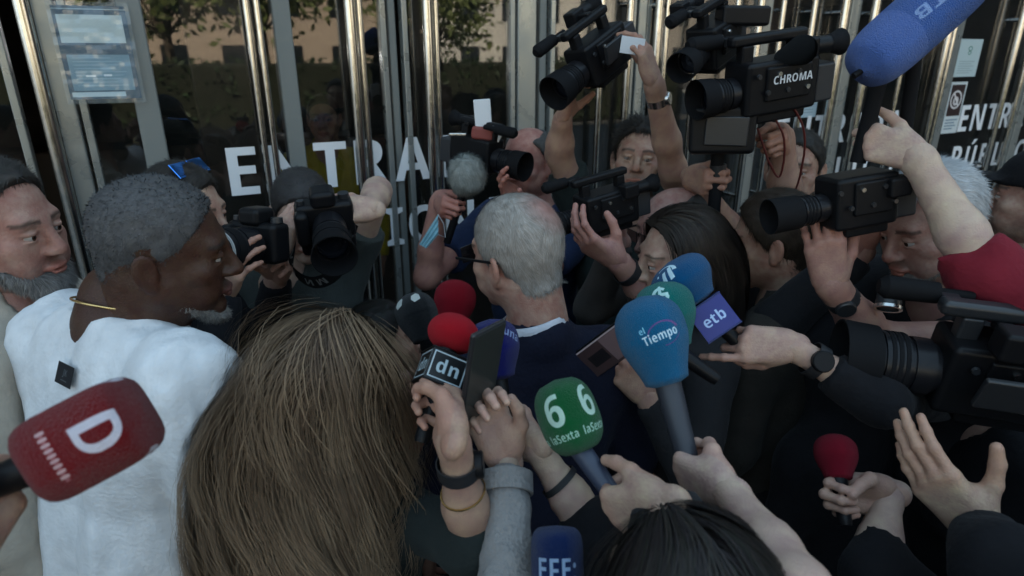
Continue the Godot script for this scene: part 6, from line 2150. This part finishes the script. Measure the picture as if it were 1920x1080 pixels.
	microphone("black foam microphone with two white marks left of the red ones", Vector3(-0.1810, 1.4281, -1.2200), Vector3(-0.2216, 1.5117, -1.2800), Vector3(-0.1776, 1.2471, -1.2400), 0.045, foam("foam_black", Color.WHITE, im), {"shape": "drop", "spin": 0.25})
	# small teal microphone
	microphone("small teal foam microphone between the black and the red ones", Vector3(-0.1639, 1.3906, -1.3000), Vector3(-0.1942, 1.4433, -1.3300), Vector3(-0.1319, 1.3038, -1.2600), 0.028, foam("foam_small_teal", Color(0.015, 0.09, 0.13)), {"shape": "drop"})
	# agency microphone at the bottom edge
	im = picture(512, 256, Color(0.015, 0.12, 0.30))
	print_text(im, "EFE:", bold_font, Vector2(512, 262), 100, Color(0.60, 0.70, 0.82))
	microphone("blue foam microphone with white letters EFE at the bottom edge", Vector3(0.0584, 1.3520, -0.6100), Vector3(0.0571, 1.4293, -0.6600), Vector3(0.0566, 1.3335, -0.5500), 0.0335, foam("foam_efe", Color.WHITE, im), {"shape": "block"})
	# low red microphone
	microphone("low red foam microphone in the dim hand under the broadcast camera", Vector3(0.5697, 1.3024, -0.9200), Vector3(0.5806, 1.3552, -0.9800), Vector3(0.5671, 1.2477, -0.8700), 0.036, foam("foam_crimson", Color(0.17, 0.006, 0.016)), {"shape": "drop"})
	# red shape behind the blond hair
	microphone("dark red foam microphone half hidden by the blond hair", Vector3(-0.1900, 1.3154, -0.9800), Vector3(-0.1859, 1.3743, -1.0400), Vector3(-0.2092, 1.2339, -0.9200), 0.036, foam("foam_maroon", Color(0.16, 0.008, 0.012)), {"shape": "drop"})
	# big blue windscreen on a pole
	im = picture(512, 256, Color(0.22, 0.35, 0.60))
	im.fill_rect(Rect2i(0, 330, 1024, 182), Color(0.30, 0.41, 0.66))
	print_text(im, "EITB", bold_font, Vector2(500, 240), 60, Color(0.52, 0.62, 0.80), PI / 2 + 0.1)
	microphone("large blue windscreen on a black pole at the top right", Vector3(0.5616, 1.9725, -1.0800), Vector3(0.7677, 2.1341, -1.1600), Vector3(0.5702, 1.9781, -1.0820), 0.050, foam("foam_boom", Color.WHITE, im), {"shape": "block", "hr": 0.005})
	var po := thing("boom_pole", "black pole in the raised fist carrying the large blue windscreen", "pole", Vector3(0.6778, 1.8606, -1.2100))
	var g := Geo.new()
	g.rod(Vector3(0.6508, 1.8078, -1.2000), Vector3(0.6700, 1.9963, -1.2100), 0.014, 0.014, 14)
	geo("pole", g, rubber(), po)
	g = Geo.new()
	g.rod(Vector3(0.7443, 1.8096, -1.2200), Vector3(0.7264, 2.0366, -1.2200), 0.012, 0.012, 14)
	g.rod(Vector3(0.6790, 1.9900, -1.2100), Vector3(0.7278, 2.0044, -1.2200), 0.012, 0.012, 12)
	geo("mount", g, rubber(), po)
	# grey fur microphone
	var fu := thing("microphone", "grey fur windscreen microphone held up left of the suit man's head", "microphone", Vector3(-0.1375, 1.6554, -1.9200))
	g = Geo.new()
	var f := Field.new()
	f.cell = 0.007
	f.amp = 0.006
	f.freq = 30.0
	f.ell(Vector3.ZERO, Vector3(0.057, 0.062, 0.057))
	fibres(g, f.run(), Transform3D(Basis(), Vector3(-0.1375, 1.6554, -1.9200)), {"c": Color(0.20, 0.22, 0.21), "c2": Color(0.42, 0.45, 0.43), "n": 6500, "len": 0.016, "stand": 1.0, "w": 0.0016}, func(q: Vector3, nn: Vector3) -> Vector3: return Vector3(0.3, -1, 0.2), rnd(3))
	geo("fur_windscreen", g, hair_material(), fu)
	g = Geo.new()
	g.rod(Vector3(-0.1503, 1.5999, -1.9200), Vector3(-0.2050, 1.4420, -1.9200), 0.013, 0.012, 14)
	geo("handle", g, black_plastic(), fu)
	# hygiene mask hanging at the elbow
	var mk := thing("face_mask", "light blue paper face mask dangling from the operator's arm", "mask", Vector3(-0.2535, 1.4876, -1.8800))
	g = Geo.new()
	var A := Vector3(-0.2850, 1.4515, -1.8700)
	var B := Vector3(-0.2262, 1.5404, -1.8900)
	var C := Vector3(-0.2248, 1.4820, -1.8700)
	var D := Vector3(-0.2613, 1.4408, -1.8600)
	for k in 6:
		var t0 := k / 6.0
		var t1 := (k + 1) / 6.0
		var z0 := Vector3(0, 0, 0.004 if k % 2 else -0.004)
		g.face([A.lerp(D, t0) + z0, B.lerp(C, t0) + z0, B.lerp(C, t1) - z0, A.lerp(D, t1) - z0])
	geo("pleated_paper", g, cloth("mask_blue", Color(0.28, 0.52, 0.60)), mk)
	g = Geo.new()
	g.tube([B, Vector3(-0.2106, 1.5077, -1.9000), Vector3(-0.2072, 1.4651, -1.9000), C], 0.0012, 5)
	geo("ear_loop", g, print_white(), mk)

	# ---- cameras
	var cam_at := func(p: Vector3, fwd: Vector3, roll := 0.0) -> Transform3D:
		var z := fwd.normalized()
		var x := Vector3.UP.cross(z).normalized()
		return Transform3D(Basis(x, z.cross(x), z) * Basis(Vector3(0, 0, 1), roll), p)
	# overhead camera
	var c := video_camera("black video camera held overhead by the man in dark green", cam_at.call(Vector3(0.2371, 1.9899, -1.9200), Vector3(-0.62, -0.42, 0.62), 0.1), {"size": 0.85, "body": 0.22, "lens": 0.10, "lr": 0.046, "fpos": Vector3(-0.06, 0.13, -0.03), "hood": 0.05, "screen": true})
	# white card in the fingers
	var cd := thing("white_card", "white card pinched between the fingers on the overhead camera", "card", Vector3(0.3271, 2.0230, -1.8400))
	g = Geo.new()
	g.box(Transform3D(Basis(Vector3(0, 1, 0), 0.3) * Basis(Vector3(0, 0, 1), -0.12), Vector3(0.3272, 2.0203, -1.8400)), Vector3(0.072, 0.044, 0.002), 0.0009)
	geo("card", g, print_white(), cd)
	# stacked cameras: upper one and the one with the lettering
	video_camera("upper black camera of the stacked pair with flat viewfinder on top", cam_at.call(Vector3(0.4891, 2.0256, -1.6600), Vector3(-0.62, -0.30, 0.75)), {"size": 0.74, "body": 0.22, "lens": 0.09, "lr": 0.038, "fpos": Vector3(-0.10, 0.11, 0.02), "screen": false})
	var mo := thing("monitor", "flat black monitor on top of the upper stacked camera", "monitor", Vector3(0.5561, 2.0832, -1.6600))
	g = Geo.new(); g.box(Transform3D(Basis(Vector3(0, 1, 0), 0.2), Vector3(0.5558, 2.0856, -1.6600)), Vector3(0.125, 0.045, 0.05), 0.008); geo("housing", g, black_plastic(), mo)
	g = Geo.new(); g.rod(Vector3(0.5360, 2.0689, -1.6600), Vector3(0.5101, 2.0353, -1.6600), 0.008, 0.008); geo("arm", g, rubber(), mo)
	c = video_camera("lower black camera of the stacked pair with white lettering on its side", cam_at.call(Vector3(0.6065, 1.9288, -1.6000), Vector3(-0.90, -0.12, 0.30), -0.08), {"size": 0.92, "body": 0.22, "lens": 0.08, "lr": 0.040, "fpos": Vector3(0.03, 0.085, -0.09), "hood": 0.04})
	var tt := c.position
	var ct: Transform3D = cam_at.call(Vector3(0.6065, 1.9288, -1.6000), Vector3(-0.90, -0.12, 0.30), -0.08)
	g = Geo.new()
	var tri := text_tris("CHROMA", bold_font, 0.019)
	var tv: PackedVector2Array = tri[0]
	for k in range(0, tv.size(), 3):
		var ids := []
		for j in 3:
			ids.append(g.vert(ct * Vector3(0.0578, 0.020 + tv[k + j].y, -0.035 - tv[k + j].x), ct.basis.x))
		g.tri(ids[0], ids[1], ids[2])
	geo("lettering", g, print_white(), c)
	for q in [[Vector3(0.6168, 1.8746, -1.5800), Vector3(0.6741, 1.8028, -1.6000), Vector3(0.6941, 1.7029, -1.6400), Vector3(0.6499, 1.7472, -1.6200), Vector3(0.6046, 1.8286, -1.6000)], [Vector3(0.6654, 1.8931, -1.5800), Vector3(0.7313, 1.8134, -1.6200), Vector3(0.7557, 1.6993, -1.6600), Vector3(0.7563, 1.6193, -1.7000)]]:
		var cc := Curve3D.new()
		for k in q.size():
			var dd: Vector3 = (q[mini(k + 1, q.size() - 1)] - q[maxi(k - 1, 0)]) * 0.2
			cc.add_point(q[k], -dd, dd)
		g = Geo.new()
		g.tube(Array(cc.tessellate(4, 4.0)), 0.0028, 6)
		geo("cable", g, mat("red_cable", Color(0.10, 0.015, 0.012), 0.5), c)
	var rm := thing("microphone", "round black foam microphone sticking up from the lower stacked camera", "microphone", Vector3(0.6623, 2.0057, -1.5600))
	g = Geo.new(); f = Field.new(); f.cell = 0.006; f.cap(Vector3(0.6339, 1.9917, -1.5700), Vector3(0.6638, 2.0079, -1.5500), 0.022, 0.034, 0.01); g.add_field(f.run()); geo("foam_windscreen", g, foam("foam_plain_black", Color(0.012, 0.013, 0.014)), rm)
	g = Geo.new(); g.rod(Vector3(0.6339, 1.9917, -1.5700), Vector3(0.6037, 1.9681, -1.5800), 0.012, 0.012); geo("stem", g, rubber(), rm)
	var bx := thing("transmitter_box", "square black transmitter box under the stacked cameras", "box", Vector3(0.5190, 1.8264, -1.6200))
	g = Geo.new(); g.box(Transform3D(Basis(Vector3(0, 1, 0), -0.25) * Basis(Vector3(0, 0, 1), 0.04), Vector3(0.5217, 1.8264, -1.6200)), Vector3(0.155, 0.115, 0.12), 0.012); geo("housing", g, black_plastic(), bx)
	g = Geo.new(); g.box(Transform3D(Basis(Vector3(0, 1, 0), -0.25), Vector3(0.5144, 1.8259, -1.5550)), Vector3(0.10, 0.07, 0.01), 0.004); geo("panel", g, grey_plastic(), bx)
	var mp := thing("monopod", "black monopod carrying the stacked cameras", "monopod", Vector3(0.5388, 1.6993, -1.6600))
	g = Geo.new(); g.rod(Vector3(0.5316, 1.7622, -1.6550), Vector3(0.60, 0.02, -1.62), 0.017, 0.013); geo("leg", g, rubber(), mp)
	g = Geo.new(); g.lathe(Geo.along(Vector3(0.5389, 1.7000, -1.6560), Vector3(0.5339, 1.7417, -1.6550)), [[0, 0.021], [0.03, 0.021], [0.03, 0.018]], 16); geo("clamp", g, grey_plastic(), mp)
	# right hand camera of the white haired man
	video_camera("black camcorder with pink eyecup held by the white haired man", cam_at.call(Vector3(0.6405, 1.7387, -1.1900), Vector3(-0.92, -0.12, 0.16), 0.05), {"size": 0.74, "body": 0.17, "lens": 0.09, "lr": 0.036, "hood": 0.07, "fpos": Vector3(0.055, 0.03, -0.09), "handle": false, "eyecup": mat("pink_rubber", Color(0.55, 0.16, 0.18), 0.6), "mic": 0.14})
	# broadcast camera
	video_camera("large black broadcast camera at the right edge above the open hand", cam_at.call(Vector3(0.8412, 1.4794, -0.9800), Vector3(-0.90, 0.05, -0.22), -0.14), {"size": 1.0, "body": 0.24, "lens": 0.11, "lr": 0.052, "hood": 0.05, "fpos": Vector3(0.07, 0.10, 0.03), "grey": true, "screen": true})
	var cap_i := thing("lens_cap", "bright ringed black lens cap hanging under the white haired man's chin", "lens cap", Vector3(0.7328, 1.5524, -1.1500))
	g = Geo.new(); g.lathe(Geo.along(Vector3(0.7363, 1.5356, -1.1500), Vector3(0.7452, 1.5616, -1.1700)), [[0, 0.0001], [0, 0.022], [0.008, 0.023], [0.03, 0.021], [0.03, 0.0001]], 20); geo("cap_body", g, grey_plastic(), cap_i)
	g = Geo.new(); g.lathe(Geo.along(Vector3(0.7364, 1.5300, -1.1500), Vector3(0.7452, 1.5616, -1.1700)), [[0, 0.020], [0, 0.026], [0.006, 0.026], [0.006, 0.020]], 20); geo("ring", g, chrome(), cap_i)
	# compact camcorder of the bald man
	video_camera("black camcorder between the suit man and the bald man", cam_at.call(Vector3(0.2193, 1.6437, -1.5200), Vector3(-0.85, -0.15, 0.45), 0.0), {"size": 0.68, "body": 0.22, "lens": 0.10, "lr": 0.038, "hood": 0.05, "fpos": Vector3(0.06, 0.06, -0.08)})
	# operator camera by the doors
	var c7 := video_camera("black video camera with a white pad beside the balding operator", cam_at.call(Vector3(-0.1024, 1.7004, -2.0500), Vector3(0.75, -0.10, 0.55), 0.0), {"size": 0.8, "body": 0.20, "lens": 0.10, "lr": 0.045, "hood": 0.05, "fpos": Vector3(0.03, 0.11, -0.06)})
	g = Geo.new(); g.box(Transform3D(Basis(Vector3(0, 1, 0), 0.1) * Basis(Vector3(0, 0, 1), 0.06), Vector3(-0.0905, 1.8285, -2.0200)), Vector3(0.052, 0.082, 0.006), 0.003); geo("white_pad", g, print_white(), c7)
	g = Geo.new(); g.box(Transform3D(Basis(Vector3(0, 0, 1), -0.12), Vector3(-0.0915, 1.7673, -2.0200)), Vector3(0.07, 0.04, 0.035), 0.010); geo("red_strap", g, mat("red_strap", Color(0.22, 0.05, 0.04), 0.7), c7)
	for q in [Vector3(-0.0798, 1.7176, -2.0000), Vector3(-0.0501, 1.7477, -2.0200)]:
		g = Geo.new(); g.box(Transform3D(Basis(Vector3(0, 0, 1), -0.5), q), Vector3(0.022, 0.05, 0.012), 0.005); geo("white_tab", g, print_white(), c7)
	g = Geo.new(); g.box(Transform3D(Basis(), Vector3(-0.1698, 1.7641, -2.0200)), Vector3(0.055, 0.009, 0.012), 0.003); geo("bright_bracket", g, chrome(), c7)
	# photographer's camera and strap
	var pc := photo_camera("black stills camera pressed to the photographer's face", cam_at.call(Vector3(-0.4831, 1.6024, -1.6000), Vector3(0.30, -0.22, 0.9), 0.05), {"lens": 0.12, "lr": 0.042, "hood": 0.05, "grip": true})
	var st_i := picture(256, 32, Color(0.05, 0.05, 0.055))
	print_text(st_i, "N M   N M   N M", bold_font, Vector2(256, 32), 34, Color(0.55, 0.55, 0.54))
	var st_m := mat("strap_print", Color(1, 1, 1), 0.8, 0.0, {"tex": finish(st_i)})
	strap("neck_strap", pc, [Vector3(-0.5822, 1.5750, -1.6400), Vector3(-0.5921, 1.4620, -1.6200), Vector3(-0.5235, 1.4306, -1.5800), Vector3(-0.4457, 1.4786, -1.5700), Vector3(-0.4138, 1.5802, -1.6200)], 0.042, st_m, Vector3(0, 0.9, 0.5))
	# camera of the man with the sunglasses
	var ring_i := mat("lens_print", Color(0.30, 0.31, 0.31), 0.4)
	photo_camera("black stills camera with ringed lens between the T-shirt man and the photographer", cam_at.call(Vector3(-0.6216, 1.5682, -1.5000), Vector3(-0.35, 0.12, 0.9), 0.0), {"lens": 0.10, "lr": 0.046, "hood": 0.0, "ring": ring_i})
	# phones
	var ph := cam_at.call(Vector3(-0.0434, 1.5724, -0.8050), Vector3(-1.35, 0.30, -1.0), 0.02) as Transform3D
	smartphone("dark phone held upright in front of the suit jacket", ph, mat("phone_back", Color(0.02, 0.02, 0.022), 0.3), {"screen": mat("phone_screen", Color(0.030, 0.034, 0.032), 0.35)})
	var si := picture(74, 148, Color(0.30, 0.22, 0.22))
	im = si
	im.fill_rect(Rect2i(10, 20, 128, 120), Color(0.52, 0.42, 0.42)); im.fill_rect(Rect2i(50, 150, 60, 90), Color(0.12, 0.10, 0.11)); im.fill_rect(Rect2i(0, 0, 148, 8), Color(0.8, 0.72, 0.72)); im.fill_rect(Rect2i(0, 0, 8, 296), Color(0.8, 0.72, 0.72))
	smartphone("phone showing a pale picture right of the navy suit", cam_at.call(Vector3(0.1924, 1.4372, -1.1600), Vector3(0.35, 0.2, -1.0), 0.75), black_plastic(), {"screen": mat("phone_picture", Color(1, 1, 1), 0.3, 0.0, {"tex": finish(si)})})
